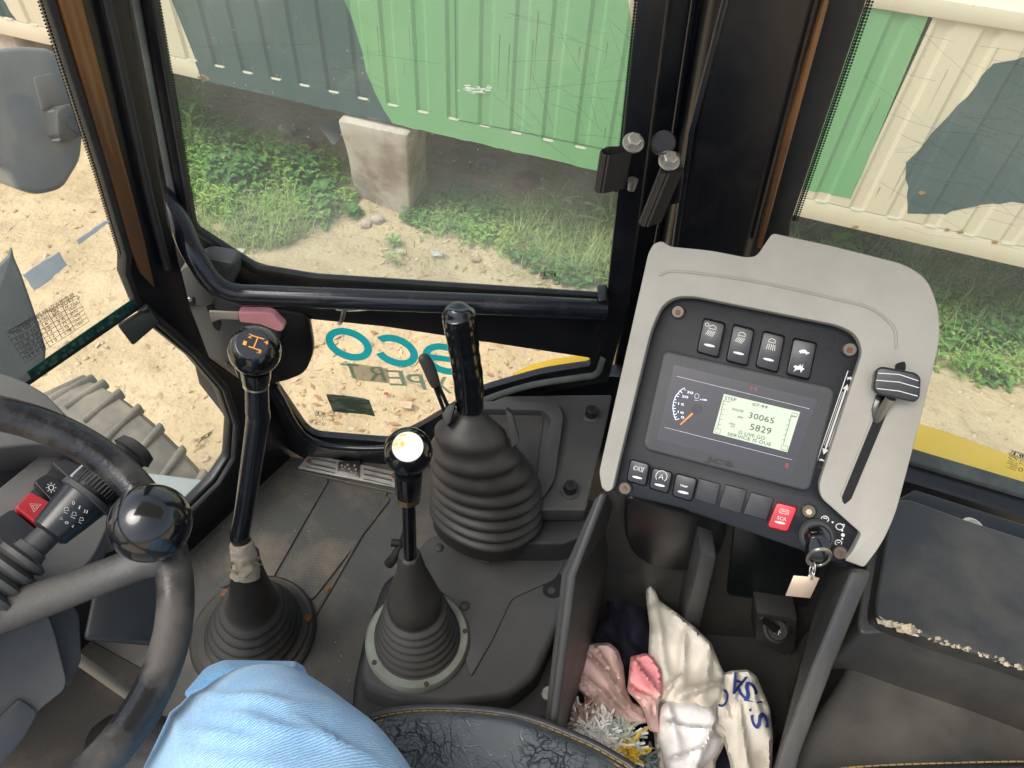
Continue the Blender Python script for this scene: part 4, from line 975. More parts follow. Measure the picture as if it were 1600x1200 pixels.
def scratches(pl, regions, n, seed, parent):
    rr = random.Random(seed); bm = bmesh.new(); q = pl.off(-.0135)
    for i in range(n):
        x0, y0, x1, y1, ang = regions[i % len(regions)]; x, y = rr.uniform(x0, x1), rr.uniform(y0, y1); a = ang+rr.gauss(0, .25); c = rr.gauss(0, .012); pts = []
        for k in range(rr.randint(5, 16)):
            if not (x0-10 < x < x1+10 and y0-10 < y < y1+10): break
            pts.append(q.hit(x, y)); x += 12*math.cos(a); y += 12*math.sin(a); a += c+rr.gauss(0, .03)
        if len(pts) > 2: ribbon(bm, pts, rr.uniform(.0003, .0007), q.n)
    fin('scratches', bm, scr, parent, 0)['kind'] = 'stuff'
scratches(PD, [(760, 10, 975, 250, .15), (300, 30, 700, 160, .1), (760, 10, 975, 200, 1.0)], 46, 3, door)
scratches(PQ, [(1380, 20, 1600, 330, .3), (1330, 60, 1600, 400, .25)], 40, 4, qf)
# vinyl letters, mirrored because they are stuck on the outside
PV = PD.off(-.015)
def dpoly(c, rx, ry, rot, a0, a1, w, n=40):
    out = []; R_ = math.radians(rot)
    def q(r1, r2, a):
        x = r1*math.cos(math.radians(a)); y = r2*math.sin(math.radians(a)); return (c[0]+x*math.cos(R_)-y*math.sin(R_), c[1]+x*math.sin(R_)+y*math.cos(R_))
    o_ = [q(rx, ry, a0+(a1-a0)*i/n) for i in range(n+1)]; i_ = [q(rx-w, ry-w*.85, a0+(a1-a0)*i/n) for i in range(n+1)]
    return [[o_[i], o_[i+1], i_[i+1], i_[i]] for i in range(n)]
patch('letter_o', dpoly((545, 538), 38, 23.5, 21, 0, 360, 12.5), PV, 0, teal_print, door)
patch('letter_c', dpoly((618, 548), 37, 23, 22, -160, 136, 12.5), PV, 0, teal_print, door)
patch('letter_e', dpoly((696, 561), 37, 23, 19, -215, 150, 12)+[[(664, 552), (735, 562), (736, 570), (670, 562)]], PV, 0, teal_print, door)
text('lettering', [(ch, (a+26, b+22+dy), (a, b+21+dy), (a+18, b)) for ch, a, b, dy in (('T', 541, 569, 1), ('R', 578, 573, 1), ('E', 610, 579, 2), ('P', 641, 585, 2), ('X', 680, 589, 4))], PV, 0, pale_print, door, bold=.9)
slab('vinyl_backing', [(540, 566), (606, 576), (609, 599), (556, 594)], PD, -.0158, .0003, glass_mat('clear vinyl', .5, dustcol=(.75, .62, .45)), door, bev=0)
slab('camouflage_sticker', jag([(510, 617), (545, 619), (577, 625), (586, 650), (550, 646), (520, 643)], .8, 9, 7), PV, 0, .001, mat('faded camouflage sticker', (.14, .19, .13), .6, col2=(.33, .40, .33), nscale=35, lo=.5, hi=.54, stretch=(.4, 1, 1.5)), door, bev=0); see_light(MATS['faded camouflage sticker'], .5)
etch_logo((500, 653), 10, (.97, .2), (.15, -.98), PD.off(-.01), door, -1)
etch_logo((857, 441), 17, (.99, .06), (.06, -1), PD.off(-.01), door, -1)

# latch box on the front edge of the door
latch_grey = mat('latch grey plastic', (.075, .08, .078), .5, col2=(.10, .10, .095), nscale=7, bump=.2, bscale=800)
lb = thing('door_latch', PD.off(.05).hit(330, 490), 'grey plastic door latch with pink release handle', 'door latch')
PL = PD.off(.035)
slab('cover', [(256, 474), (284, 418), (321, 402), (366, 410), (369, 436), (352, 462), (420, 505), (436, 530), (425, 566), (352, 566), (305, 560), (284, 532), (262, 505)], PL, 0, .03, latch_grey, lb, bev=.007, seg=4, r=7)
slab('cover_fold', [(284, 420), (321, 404), (364, 412), (330, 478), (258, 474)], PL, .003, .004, latch_grey, lb, bev=.0015, r=5)
slab('slot', [(286, 471), (303, 464), (305, 478), (288, 479)], PL, .004, .004, hole_mat, lb, bev=0, r=2)
disc('rivet', PL.off(.006).hit(296, 469), PL.n, .004, .004, steel, lb, n=14, bev=.001)
slab('slot', [(322, 478), (333, 476), (345, 505), (342, 518), (334, 512)], PL, .001, .004, hole_mat, lb, bev=0, r=2)
slab('slot', [(284, 530), (300, 528), (304, 537), (288, 538)], PL, .001, .004, hole_mat, lb, bev=0, r=2)
slab('latch_hook', [(262, 508), (285, 510), (290, 520), (280, 534), (266, 524)], PL, .001, .02, black_bar, lb, bev=.003, r=4)
slab('keeper', [(240, 466), (256, 462), (262, 490), (250, 497), (243, 490)], PL, -.01, .03, grey_plastic, lb, bev=.003)
slab('lever', [(326, 487), (372, 489), (373, 500), (345, 499), (330, 504)], PL, .02, .004, mat('cream lever', (.5, .46, .36), .5), lb, bev=.001)
slab('release_handle', rnd([(371, 488), (418, 489), (427, 493), (445, 511), (441, 519), (432, 518), (407, 508), (374, 504)], 4), PL, .03, .014, pink_plastic, lb, bev=.005, seg=4)
tube('linkage', [PL.off(-.01).hit(*p) for p in [(365, 560), (376, 590), (382, 600)]], .004, steel, lb, n=10, k=3)
slab('lock_body', [(350, 560), (392, 566), (388, 600), (360, 598)], PL, -.025, .03, black_bar, lb, bev=.004)

# ================================================================== FLOOR LEVERS AND PEDESTAL
def rings(name, data, m, parent, n=40, fac=4, label=None, nrm=(0, 0, 1), wob=0):
    """data: (px, py, D, r_px) rows; horizontal rings seen at that pixel"""
    P_ = [at(a, b, D) for a, b, D, r in data]; R_ = [r*D/FPX for a, b, D, r in data]
    P2 = spline(P_, fac); R2 = [max(.0005, v.x) for v in spline([(r, 0, 0) for r in R_], fac)]
    bm = sweep(bmesh.new(), P2, R2, n, axis=nrm)
    if wob:
        for v in bm.verts: v.co += V((noise.noise(v.co*14), noise.noise(v.co*14+V((5, 5, 5))), 0))*wob
    return fin(name, bm, m, parent, 60, label)
def bellows(name, base, top, prof_, m, parent, n=48, wob=0, nrm=None):
    """prof_: (t, r, amp) along the axis; each fold bulges"""
    base = V(base); top = V(top); pts = []; rad = []
    for t, r in prof_: pts.append(base.lerp(top, t)); rad.append(r)
    bm = sweep(bmesh.new(), pts, rad, n, axis=nrm or (0, 0, 1))
    if wob:
        for v in bm.verts: v.co += V((noise.noise(v.co*14), noise.noise(v.co*14+V((5, 5, 5))), noise.noise(v.co*11)*.5))*wob
    return fin(name, bm, m, parent, 60)
def folds(t0, t1, r0, r1, n, depth, pw=1.0):
    out = []
    for i in range(n):
        for k in range(8):
            f = (i+k/8)/n; r = r0+(r1-r0)*f**pw; c = k/8
            b = math.sin(math.pi*min(1, c*1.25)) if c < .8 else 0
            out.append((t0+(t1-t0)*f, r - depth*(1-b)))
    return out
# lever 1: direction selector
b1 = V((-.387, .449, 0)); k1 = at(398, 548, .81); m1 = at(375, 835, 1.035); e1 = at(402, 662, .895)
L1 = thing('gear_lever', b1, 'tall bent black lever with gear pattern on its ball knob, taped at the base', 'lever')
top1 = at(384, 868, 1.06)
disc('boot_flange', b1+V((0, 0, .012)), (0, 0, 1), .098, .012, boot_dusty, L1, n=48, bev=.004)
cone = [(0.02, .084), (.05, .086)] + folds(.06, .42, .078, .046, 5, .008) + [(.44, .036), (.5, .034), (.75, .025), (.93, .018), (1, .017), (1.01, .013)]
bellows('boot', b1+V((0, 0, .004)), top1, cone, boot_dusty, L1, wob=.004)
for a in (.3, 2.4, 4.4): disc('clip', b1+V((.086*math.cos(a), .086*math.sin(a), .018)), (0, 0, 1), .007, .006, rust, L1, n=12, bev=.001)
tube('shaft', [at(384, 880, 1.06), at(377, 845, 1.045), m1, at(383, 790, 1.0), e1, at(402, 640, .88), at(401, 590, .84)], [.0125, .0125, .0125, .0125, .0135, .0135, .0125], black_bar, L1, n=20, k=5)
tube('knob_collar', [at(400, 600, .845), at(400, 592, .84), at(399.5, 575, .828)], [.0135, .0155, .0165], gloss_black, L1, n=24)
tube('collar_ring', [at(400, 603, .847), at(400, 599, .845)], .0142, steel, L1, n=24)
kax = (CAM-k1).normalized()*.75+V((0, 0, 1))*.6
ball('knob', k1, .0275, gloss_black, L1, axis=kax, cut=.80)
kax = V(kax).normalized(); pk = Plane(k1+kax*.0225, kax)
disc('knob_cap', k1+kax*.0228, kax, .0163, .001, mat('knob cap blue black', (.02, .024, .035), .35), L1, n=32)
gx, gy = 399, 536
strokes('shift_pattern', [[(393, 524), (413, 530)], [(388, 541), (405, 547)], [(403, 527), (396, 544)]], pk, .0008, 1.6, orange_print, L1)
text('shift_numbers', [('2', (387, 527), (393, 529), (389, 521)), ('4', (412, 537), (418, 539), (414, 531)), ('1', (379, 538), (384, 540), (381, 532)), ('3', (401, 551), (407, 553), (403, 545))], pk, .0008, orange_print, L1, bold=.2)
# masking tape wrapped round the base
tp_ = thing('masking_tape', at(383, 872, 1.05), 'dirty torn masking tape wrapped around the tall lever at its boot', 'tape')
bm = sweep(bmesh.new(), spline([at(383, 900, 1.068), at(384, 882, 1.06), at(380, 862, 1.05), at(377, 848, 1.043)], 5), [.0195, .0187, .018, .0185, .017, .0175, .0165, .016, .017, .0160, .0155, .0158, .016, .0155, .015, .0155], 28)
for v in bm.verts: v.co += V((noise.noise(v.co*150), noise.noise(v.co*150+V((3, 3, 3))), noise.noise(v.co*90)))*.0022
fin('wrap', bm, tan_tape, tp_, 60)
for i, (x, y) in enumerate([(368, 880), (366, 893), (398, 880), (402, 872), (388, 898)]):
    bm = bmesh.new(); c = at(x, y, 1.043); r_ = random.Random(i); pts = [c+V((r_.uniform(-.009, .009), r_.uniform(-.004, .004), r_.uniform(-.012, .01))) for _ in range(5)]
    pts.sort(key=lambda p: math.atan2(p.z-c.z, p.x-c.x)); bm.faces.new([bm.verts.new(p) for p in pts]); bmesh.ops.solidify(bm, geom=bm.faces[:], thickness=.001); fin('torn_end', bm, tan_tape, tp_, 0)

# pedestal
PT = .15
ped = thing('lever_pedestal', onz(700, 1000, 0), 'grey moulded pedestal on the floor carrying the loader levers', 'console')
prism_z('body', [(655, 856), (668, 838), (690, 832), (780, 849), (897, 867), (889, 930), (862, 1000), (838, 1055), (800, 1086), (700, 1100), (620, 1092), (568, 1072), (562, 1045), (574, 1000), (606, 930)], PT, .05, grey_plastic, ped, bev=.018, seg=5, r=14, taper=1.04)
prism_z('shade_skirt', [(600, 900), (568, 990), (550, 1070), (548, 1120), (600, 1150), (700, 1172), (800, 1160), (872, 1120), (896, 1010), (905, 880), (700, 860)], .105, .10, rubber, ped, bev=.015, seg=4, r=20)  # black skirt stands in for the shade on the pedestal's lower side
prism_z('raised_panel', [(672, 846), (688, 838), (780, 853), (885, 871), (868, 905), (800, 935), (770, 1000), (735, 1060), (700, 930), (640, 900)], PT+.003, .006, grey_plastic, ped, bev=.003, seg=3, r=10)
for x, y in ((686, 856), (761, 875), (726, 947)): ball('rivet', onz(x, y, PT+.003), .0075, dark_plastic, ped, squash=.5, n=18)
prism_z('screw_recess', [(850, 898), (868, 893), (882, 900), (878, 930), (862, 935), (848, 928)], PT+.002, .003, hole_mat, ped, bev=.0005, seg=1, r=7)
disc('screw', onz(862, 922, PT+.004), (0, 0, 1), .006, .004, dark_plastic, ped, n=16, bev=.001)
disc('floor_bolt', onz(858, 1083, PT+.02), (0, 0, 1), .010, .006, steel, ped, n=20, bev=.001)
tube('floor_bolt_shank', [onz(858, 1083, PT+.018), onz(858, 1083, .02)], .007, dark_plastic, ped, n=14)
# clip hook beside the pedestal
ck = thing('floor_clip', onz(622, 855, .03), 'small black clip on the floor at the left of the pedestal', 'clip')
tube('post', [at(608, 880, 1.10), at(618, 868, 1.08), at(630, 840, 1.06), at(634, 800, 1.0)], [.008, .007, .004, .0015], rubber, ck, n=12, k=3)
tube('grip', [at(611, 848, 1.07), at(626, 849, 1.07)], .006, rubber, ck, n=10)

# lever 2
c2 = onz(653, 1000, PT); ringc = c2+V((-.0, -.004, .0))
L2 = thing('loader_lever', c2, 'short black lever with cream knob cap and ribbed boot in a pale ring', 'lever')
bmr = bmesh.new(); sweep(bmr, [c2+V((0, 0, -.004)), c2+V((0, 0, .006)), c2+V((0, 0, .011)), c2+V((0, 0, .011)), c2+V((0, 0, .004))], [.0735, .0735, .070, .060, .058], 56, axis=(0, 0, 1), caps=False)
fin('pale_ring', bmr, mat('pale green ring', (.30, .325, .28), .35, col2=(.20, .20, .16), nscale=20), L2, 40)
for a in (-2.5, -1.25, .2, 2.0): disc('ring_clip', c2+V((.067*math.cos(a), .067*math.sin(a), .0125)), (0, 0, 1), .0035, .002, dark_plastic, L2, n=10)
k2 = at(638, 705, .81); t2 = at(640, 866, .955)
cone2 = [(0.0, .058), (.03, .062)]+folds(.04, .40, .061, .042, 6, .007)+[(.42, .036), (.46, .037), (.55, .033), (.8, .020), (.97, .0145), (1, .013), (1.0, .009)]
bellows('boot', c2+V((0, 0, .006)), t2, cone2, boot_rubber, L2, wob=.002)
tube('shaft', [at(641, 880, .965), at(638, 768, .87)], .0085, gloss_black, L2, n=24)
tube('knob_collar', [at(638, 776, .876), at(638, 770, .872), at(638, 745, .85), at(638, 735, .84)], [.0135, .0155, .0165, .0165], gloss_black, L2, n=28)
tube('brass_ring', [at(638, 781, .879), at(638, 775, .875)], .0145, brass, L2, n=28)
kx2 = ((CAM-k2).normalized()*.8+V((0, 0, 1))*.45).normalized()
ball('knob', k2, .0275, gloss_black, L2, axis=kx2, cut=.78)
disc('knob_cap', k2+kx2*.0222, kx2, .0170, .001, white_disc, L2, n=36, bev=.0004)

# big excavator style hand lever with bellows
BT = at(742, 640, .905); BB = onz(760, 835, PT)
L3 = thing('boom_lever', BB, 'tall ribbed black hand grip on a large rubber bellows', 'lever')
data = [(757, 862, 1.135, 70), (758, 856, 1.13, 80), (760, 838, 1.11, 85)]
seq = [(761, 794, 86, 1.105), (761, 780, 87.5, 1.09), (761, 766, 87, 1.075), (760, 751, 86, 1.058), (758, 736, 84, 1.038), (754, 720, 80, 1.013), (744, 699, 72, .978)]
pts = []; rad = []
prof3 = [(757, 824, 1.14, 68), (758, 820, 1.135, 78)]
for i, (x, y, r, D) in enumerate(seq):
    nx = seq[i+1] if i+1 < len(seq) else (737, 678, 63, .95)
    for k in range(8):
        f = k/8; rr_ = r+(nx[2]-r)*f; b = math.sin(math.pi*min(1, (f)/.85)) if f < .85 else 0
        prof3.append((x+(nx[0]-x)*f, y+(nx[1]-y)*f + 12, D+(nx[3]-D)*f if len(nx) > 3 and nx[3] > .5 and nx[3] < 2 else D, rr_-6.5+8*b))
prof3 += [(736, 688, .948, 54), (735, 682, .944, 57), (735, 676, .938, 57), (735, 672, .93, 52), (736, 660, .925, 40), (737, 648, .918, 24), (737, 643, .915, 19)]
P_ = [at(a, b, D) for a, b, D, r in prof3]; R_ = [r*D/FPX for a, b, D, r in prof3]
# keep the ring heights increasing
zc = P_[0].z
for i in range(1, len(P_)):
    if P_[i].z < zc+.0006: P_[i].z = zc+.0006
    zc = P_[i].z
bm = sweep(bmesh.new(), P_, R_, 64, axis=(0.05, .36, .93))
for v in bm.verts: v.co += V((noise.noise(v.co*9), noise.noise(v.co*9+V((5, 5, 5))), noise.noise(v.co*7)*.4))*.004
fin('bellows', bm, boot_rubber, L3, 60)
slab('bellows_lug', [(790, 640), (800, 646), (812, 690), (800, 700)], Plane(at(800, 670, .93), (0, -.8, .6)), 0, .02, boot_rubber, L3, bev=.003, r=3)
hp = [(735, 648, .92), (734, 636, .915), (733, 610, .90), (730, 580, .882), (727, 560, .87), (724, 540, .86), (720, 515, .845), (718, 500, .836), (716, 488, .83), (716, 479, .828), (716, 474, .826)]
hr = [.0145, .0155, .0165, .0168, .0165, .0168, .0172, .0175, .0172, .0125, .003]
hs_ = spline([at(*p) for p in hp], 6); hrr = [max(.002, v.x) for v in spline([(x, 0, 0) for x in hr], 6)]
for i in range(6, len(hrr)-14):
    hrr[i] = hrr[i]*1.14 + .0003*math.cos(i*math.pi/3)
fin('hand_grip', sweep(bmesh.new(), hs_, hrr, 28), gloss_black, L3, 40)
slab('trigger_bracket', [(690, 648), (700, 633), (712, 630), (704, 660), (697, 668)], Plane(at(700, 650, .905), (0, -.7, .7)), .012, .02, dark_plastic, L3, bev=.002)
for dx in (0, 9): tube('trigger_rod', [at(694+dx, 642, .90), at(676+dx*.6, 594, .87)], .0026, black_bar, L3, n=10)
tube('trigger_grip', [at(681, 602, .872), at(677, 592, .866), at(669, 572, .855), at(661, 558, .848), at(659, 554, .846)], [.006, .0075, .008, .0065, .002], boot_rubber, L3, n=16, k=4, flat=.7)

# ledge and tray behind the bellows, with two quarter turn clips
ZL = .25
led = thing('side_ledge', onz(900, 700, ZL), 'grey plastic ledge with moulded tray between bellows and instrument console', 'ledge')
prism_z('top_panel', [(735, 640), (790, 618), (957, 616), (948, 660), (915, 797), (830, 797), (740, 780)], ZL, .03, grey_plastic, led, bev=.004, r=5)
prism_z('lower_step', [(830, 806), (916, 806), (918, 835), (880, 850), (800, 850)], ZL-.045, .15, dark_plastic, led, bev=.004)
prism_z('riser', [(760, 700), (925, 700), (905, 800), (760, 800)], ZL-.025, .2, dark_plastic, led, bev=.002)
to = rnd([(730, 626), (868, 629), (881, 646), (866, 750), (850, 775), (830, 790), (730, 790)], [4, 8, 10, 10, 14, 6, 4]); ti = rnd([(742, 639), (848, 641), (862, 652), (845, 735), (835, 748), (742, 760)], [4, 6, 8, 8, 6, 4])
prism_z('tray_rim', to, ZL+.014, .014, grey_plastic, led, bev=.0035, seg=3, holes=[ti])
prism_z('tray_floor', [(740, 650), (850, 652), (838, 745), (740, 755)], ZL+.0015, .002, dark_plastic, led, bev=.0005, seg=1)
for x, y in ((923, 650), (890, 768)):
    o = V((0, 0, 0)); c = onz(x, y, ZL); t = thing('turn_clip', c, ('black ribbed turn clip on the ledge near the door sill' if y < 700 else 'black ribbed turn clip on the ledge nearer the pedestal'), 'clip', 'turn clips on the ledge')
    disc('washer', c+V((0, 0, .003)), (0, 0, 1), .014, .003, grey_plastic, t, n=24, bev=.001)
    tube('stem', [c, c+V((0, 0, .017))], .0085, rubber, t, n=20); bmr = bmesh.new()
    for k in range(12):
        a = k*math.pi/6; p = c+V((.0088*math.cos(a), .0088*math.sin(a), .003)); sweep(bmr, [p, p+V((0, 0, .014))], .0013, 6)
    fin('rib', bmr, rubber, t, 0)
    disc('cap_ring', c+V((0, 0, .0185)), (0, 0, 1), .0088, .003, rubber, t, n=20, bev=.0008); disc('cap_hole', c+V((0, 0, .0188)), (0, 0, 1), .0045, .002, hole_mat, t, n=14)

# ================================================================== INSTRUMENT CONSOLE
cM = at(1160, 620, .66); PMN = Plane(cM, (-ray(1160, 620)))
mc = thing('instrument_console', cM, 'beige and black instrument console with lit display and rocker switches', 'console')
hout = [(1013, 395), (1021, 381), (1034, 376), (1047, 385), (1110, 391), (1166, 402), (1183, 400), (1193, 384), (1207, 364), (1300, 384), (1415, 413), (1450, 436), (1467, 482), (1469, 530), (1440, 650), (1399, 805), (1378, 850), (1350, 887), (1320, 876),
        (1332, 862), (1346, 834), (1283, 778), (1279, 758), (1348, 548), (1338, 522), (1310, 508), (1085, 463), (1056, 463), (1035, 476), (1018, 512), (966, 725), (957, 765), (948, 769), (940, 762), (936, 738)]
rr_l = [8, 4, 6, 8, 20, 10, 8, 8, 6, 20, 30, 26, 20, 20, 30, 30, 20, 5, 4, 8, 6, 8, 10, 12, 14, 14, 10, 16, 12, 20, 20, 5, 3, 4, 6]
slab('housing', rnd(hout, rr_l, 4), PMN, .014, .035, beige, mc, bev=.0075, seg=4, ang=40)
hb = [(1020, 396), (1040, 388), (1170, 408), (1208, 372), (1300, 392), (1412, 421), (1444, 442), (1460, 484), (1462, 530), (1434, 650), (1393, 803), (1345, 880), (1262, 862), (1060, 792), (962, 765), (945, 745)]
slab('housing_back', rnd(hb, 12), PMN, -.016, .11, beige, mc, bev=.004, seg=2, grow=.96)
slab('instrument_panel', rnd([(1042, 474), (1070, 462), (1310, 506), (1340, 520), (1350, 545), (1286, 776), (1348, 834), (1331, 889), (1262, 864), (1060, 793), (962, 771), (955, 760), (970, 705), (1020, 505)], [14, 12, 14, 14, 12, 10, 8, 6, 6, 6, 4, 4, 8, 14]), PMN, .0, .03, panel_black, mc, bev=.003)
tube('fold_line', [PMN.off(.0142).hit(*p) for p in [(1030, 430), (1060, 424), (1180, 440), (1300, 466), (1360, 482), (1396, 512), (1400, 545)]], .0012, beige, mc, n=8, k=5)
z2 = lambda x, y: (960+x/3.636, 460+y/3.636)
z1 = lambda x, y: (930+x/2.182, 350+y/2.182)
zz = lambda L_: [z2(*p) for p in L_]
slab('display_bezel', rnd(zz([(300, 318), (1230, 525), (1255, 560), (1115, 1100), (1080, 1118), (185, 885), (160, 850), (272, 340)]), 9), PMN, .008, .009, bezel_black, mc, bev=.0025, seg=3)
slab('display_window', zz([(340, 400), (1155, 597), (1010, 1030), (240, 825)]), PMN, .0083, .001, screen_mat, mc, bev=0)
H = .0088
slab('lcd', zz([(622, 565), (1055, 668), (983, 897), (560, 787)]), PMN, H, .0004, lcd_mat, mc, bev=0)
z2t = lambda s, a, b, c: (s, z2(*a), z2(*b), z2(*c))
text('lcd_digits', [z2t('30065', (760, 700), (903, 735), (768, 668)), z2t('5829', (767, 768), (886, 796), (776, 733))], PMN, H+.0003, lcd_ink, mc)
text('lcd_lettering', [z2t('07:44', (783, 632), (868, 650), (787, 615)), z2t('STEP', (626, 597), (690, 610), (630, 578)), z2t('ENGINE', (668, 657), (732, 672), (671, 644)), z2t('RPM', (700, 702), (728, 708), (703, 690)), z2t('VMM', (648, 738), (684, 746), (651, 727)), z2t('H', (662, 755), (680, 759), (664, 744)),
                       z2t('D LIVE GO', (705, 792), (852, 828), (710, 773)), z2t('SERVICE IS DUE', (640, 800), (888, 862), (645, 782))], PMN, H+.0003, lcd_ink, mc)
ll = [[(618, 603), (660, 613)], [(622, 605), (585, 758)], [(1005, 690), (960, 850)], [(1000, 690), (1030, 697)], ['C', (575, 760), (605, 768), (600, 790), (570, 783)], ['C', (950, 855), (985, 864), (980, 888), (945, 880)], ['C', (1010, 672), (1040, 680), (1036, 695), (1006, 688)]]
for k in range(5): ll.append([(624-8*k, 625+28*k), (636-8*k, 628+28*k)]); ll.append([(985-8*k, 712+28*k), (998-8*k, 715+28*k)])
strokes('lcd_marks', [[x if x == 'C' else z2(*x) for x in l] for l in ll], PMN, H+.0003, .6, lcd_ink, mc)
strokes('display_line', [zz([(355, 465), (1108, 650)]), zz([(285, 755), (1010, 940)])], PMN, H, .45, white_label, mc)
# rev gauge
ga = [(403, 546), (398, 531), (372, 548), (350, 575), (336, 610), (332, 645), (337, 680), (348, 713), (368, 706)]
tk = [[(372, 548), (386, 560)], [(350, 575), (366, 582)], [(341, 595), (352, 600)], [(336, 612), (354, 616)], [(333, 630), (345, 632)], [(332, 648), (350, 648)], [(334, 665), (346, 663)], [(338, 683), (355, 678)], [(343, 700), (354, 695)], [(360, 560), (370, 568)]]
strokes('gauge_scale', [zz(ga)]+[zz(t_) for t_ in tk], PMN, H, 1.1, white_glow, mc)
text('gauge_numbers', [z2t('30', (412, 561), (446, 568), (414, 547)), z2t('20', (382, 584), (418, 591), (384, 571)), z2t('15', (362, 626), (394, 633), (364, 614)), z2t('10', (360, 672), (392, 680), (362, 660)), z2t('0', (378, 703), (395, 707), (380, 690)), z2t('x100', (484, 600), (524, 606), (486, 590))], PMN, H, white_glow, mc, bold=.15)
strokes('gauge_icon', [['C']+[z2(468+13*math.cos(a*.7), 578+14*math.sin(a*.7)) for a in range(9)], zz([(452, 600), (478, 604)])], PMN, H, .5, white_glow, mc)
disc('needle_hub', PMN.off(H+.002).hit(*z2(468, 650)), PMN.n, .0042, .002, mat('needle hub', (.02, .02, .03), .2), mc, n=20)
patch('needle', [zz([(440, 672), (448, 680), (376, 742), (372, 738)])], PMN, H+.001, orange_needle, mc)
text('warning_lamp', [z2t('M', (772, 545), (806, 552), (775, 523)), z2t('B', (970, 982), (990, 987), (974, 958))], PMN, H, mat('dim red lamp', (.3, .02, .03), .4, emit=((1, .05, .05), .08)), mc)
text('maker_mark', [z2t('JCB', (518, 955), (668, 992), (526, 922))], PMN, H, mat('embossed logo', (.001, .001, .0012), .25), mc, bold=.9)
# rockers
UX = V((.975, .225)); UY = V((.25, -.968))
def T_(c, s): return lambda u, v: (c[0]+s*(UX[0]*u+UY[0]*v), c[1]+s*(UX[1]*u+UY[1]*v))
def rocker(tl, tr, br, bl_, m, label, name='rocker_switch', icon=None, lamp=True, h=.0085, im=None):
    q = PMN; P4 = [tl, tr, br, bl_]
    L_ = lambda a, b, t: (a[0]+(b[0]-a[0])*t, a[1]+(b[1]-a[1])*t)
    loop = []
    ml = L_(tl, bl_, .5); mr_ = L_(tr, br, .5); c = L_(ml, mr_, .5)
    bot = [q.off(-.001).hit(*p) for p in rnd([tl, tr, br, bl_], 5, 3)]
    # crowned top: high at both ends, lower in the middle
    out = []
    for p in rnd([L_(tl, c, .10), L_(tr, c, .10), L_(br, c, .10), L_(bl_, c, .10)], 5, 3):
        v = ((p[0]-c[0])*UY[0]+(p[1]-c[1])*UY[1]); out.append(q.off(h).hit(*p))
    bm = prism_bm([out], [bot]); bevel(bm, .0016, 3, 30)
    o = fin(name, bm, m, mc, 50, label)
    im = im or white_label
    k = abs(tr[0]-tl[0])/34.
    if icon:
        TT = T_(L_(c, L_(tl, tr, .5), .32), 9*k)
        strokes('switch_symbol', [[x if x == 'C' else TT(*x) for x in l] for l in icon], q, h+.0002, .8, im, o)
    if lamp:
        TT = T_(L_(c, L_(bl_, br, .5), .42), 8.5*k)
        patch('switch_lamp', [[TT(math.cos(a*.524), .22*math.sin(a*.524)) for a in range(12)]], q, h+.0002, im, o)
    return o
lampD = ['C'] + [(-.1+.62*math.cos(a), .5+.62*math.sin(a)) for a in [0, .5, 1.0, 1.57, 2.1, 2.6, 3.14]]
ic_s = [lampD]+[[(-.6+.28*i, .2), (-1.0+.28*i, -.6-.05*i)] for i in range(5)]
ic_d = [lampD]+[[(-.6+.28*i, .2), (-.75+.36*i, -.75)] for i in range(5)]
ic_w = [ic_s[0]]+ic_s[1:]+[['C']+[(-1.1+.3*math.cos(a*.8), 1.0+.3*math.sin(a*.8)) for a in range(8)]]
z = zz
rocker(*z([(505, 128), (636, 160), (592, 366), (462, 332)]), switch_black, 'rocker with lamp and clock symbol', icon=ic_w)
rocker(*z([(674, 162), (802, 195), (757, 414), (628, 382)]), switch_black, 'rocker with slanting beam symbol', icon=ic_s)
rocker(*z([(844, 200), (974, 233), (930, 452), (795, 415)]), switch_black, 'rocker with upright beam symbol', icon=ic_d)
rk = rocker(*z([(1015, 240), (1156, 272), (1110, 492), (970, 457)]), switch_black, 'rocker with tortoise and hare symbols', lamp=False)
def beast(c, s, kind, T0=None):
    T0 = T0 or T_(c, s)
    if kind == 't': pl_ = [(-1, -.1), (-.7, .3), (-.2, .55), (.3, .5), (.65, .2), (1, .25), (1.05, .05), (.7, -.05), (.6, -.35), (.4, -.1), (-.4, -.15), (-.6, -.4), (-.7, -.1)]
    else: pl_ = [(-1, .1), (-.7, .4), (-.2, .3), (.1, .8), (.25, .35), (.6, .9), (.55, .3), (1, .1), (.7, -.2), (.5, -.7), (.3, -.2), (-.3, -.3), (-.8, -.8), (-.6, -.2)]
    return [T0(*p) for p in pl_]
patch('switch_symbol', [beast(z2(1076, 330), 8.5, 't'), beast(z2(1048, 420), 9, 'h')], PMN, .0088, white_label, rk)
rocker(*z([(88, 930), (205, 962), (180, 1095), (64, 1062)]), switch_black, 'small rocker with work lamp symbol', icon=[[(-.9, -.3), (-.9, .3)], ['C', (-.7, .4), (-.1, .15), (-.1, -.15), (-.7, -.4)], ['C', (.1, .35), (.55, .35), (.55, -.35), (.1, -.35)], [(.75, -.5), (.9, .5)]])
rocker(*z([(214, 978), (336, 1010), (306, 1137), (193, 1104)]), switch_black, 'small rocker with bold letter A in an arc', icon=[[(math.cos(a), .1+math.sin(a)) for a in [4.0, 3.5, 3, 2.5, 2, 1.57, 1.1, .6, .1, -.4, -.8]], [(-.4, -.4), (0, .5), (.4, -.4)], [(-.25, -.1), (.25, -.1)]])
rk = rocker(*z([(347, 1010), (477, 1045), (440, 1182), (324, 1147)]), switch_black, 'small rocker lettered TRIP')
text('switch_lettering', [('TRIP', z2(372, 1088), z2(415, 1100), z2(374, 1078))], PMN, .0088, white_label, rk, bold=.2)
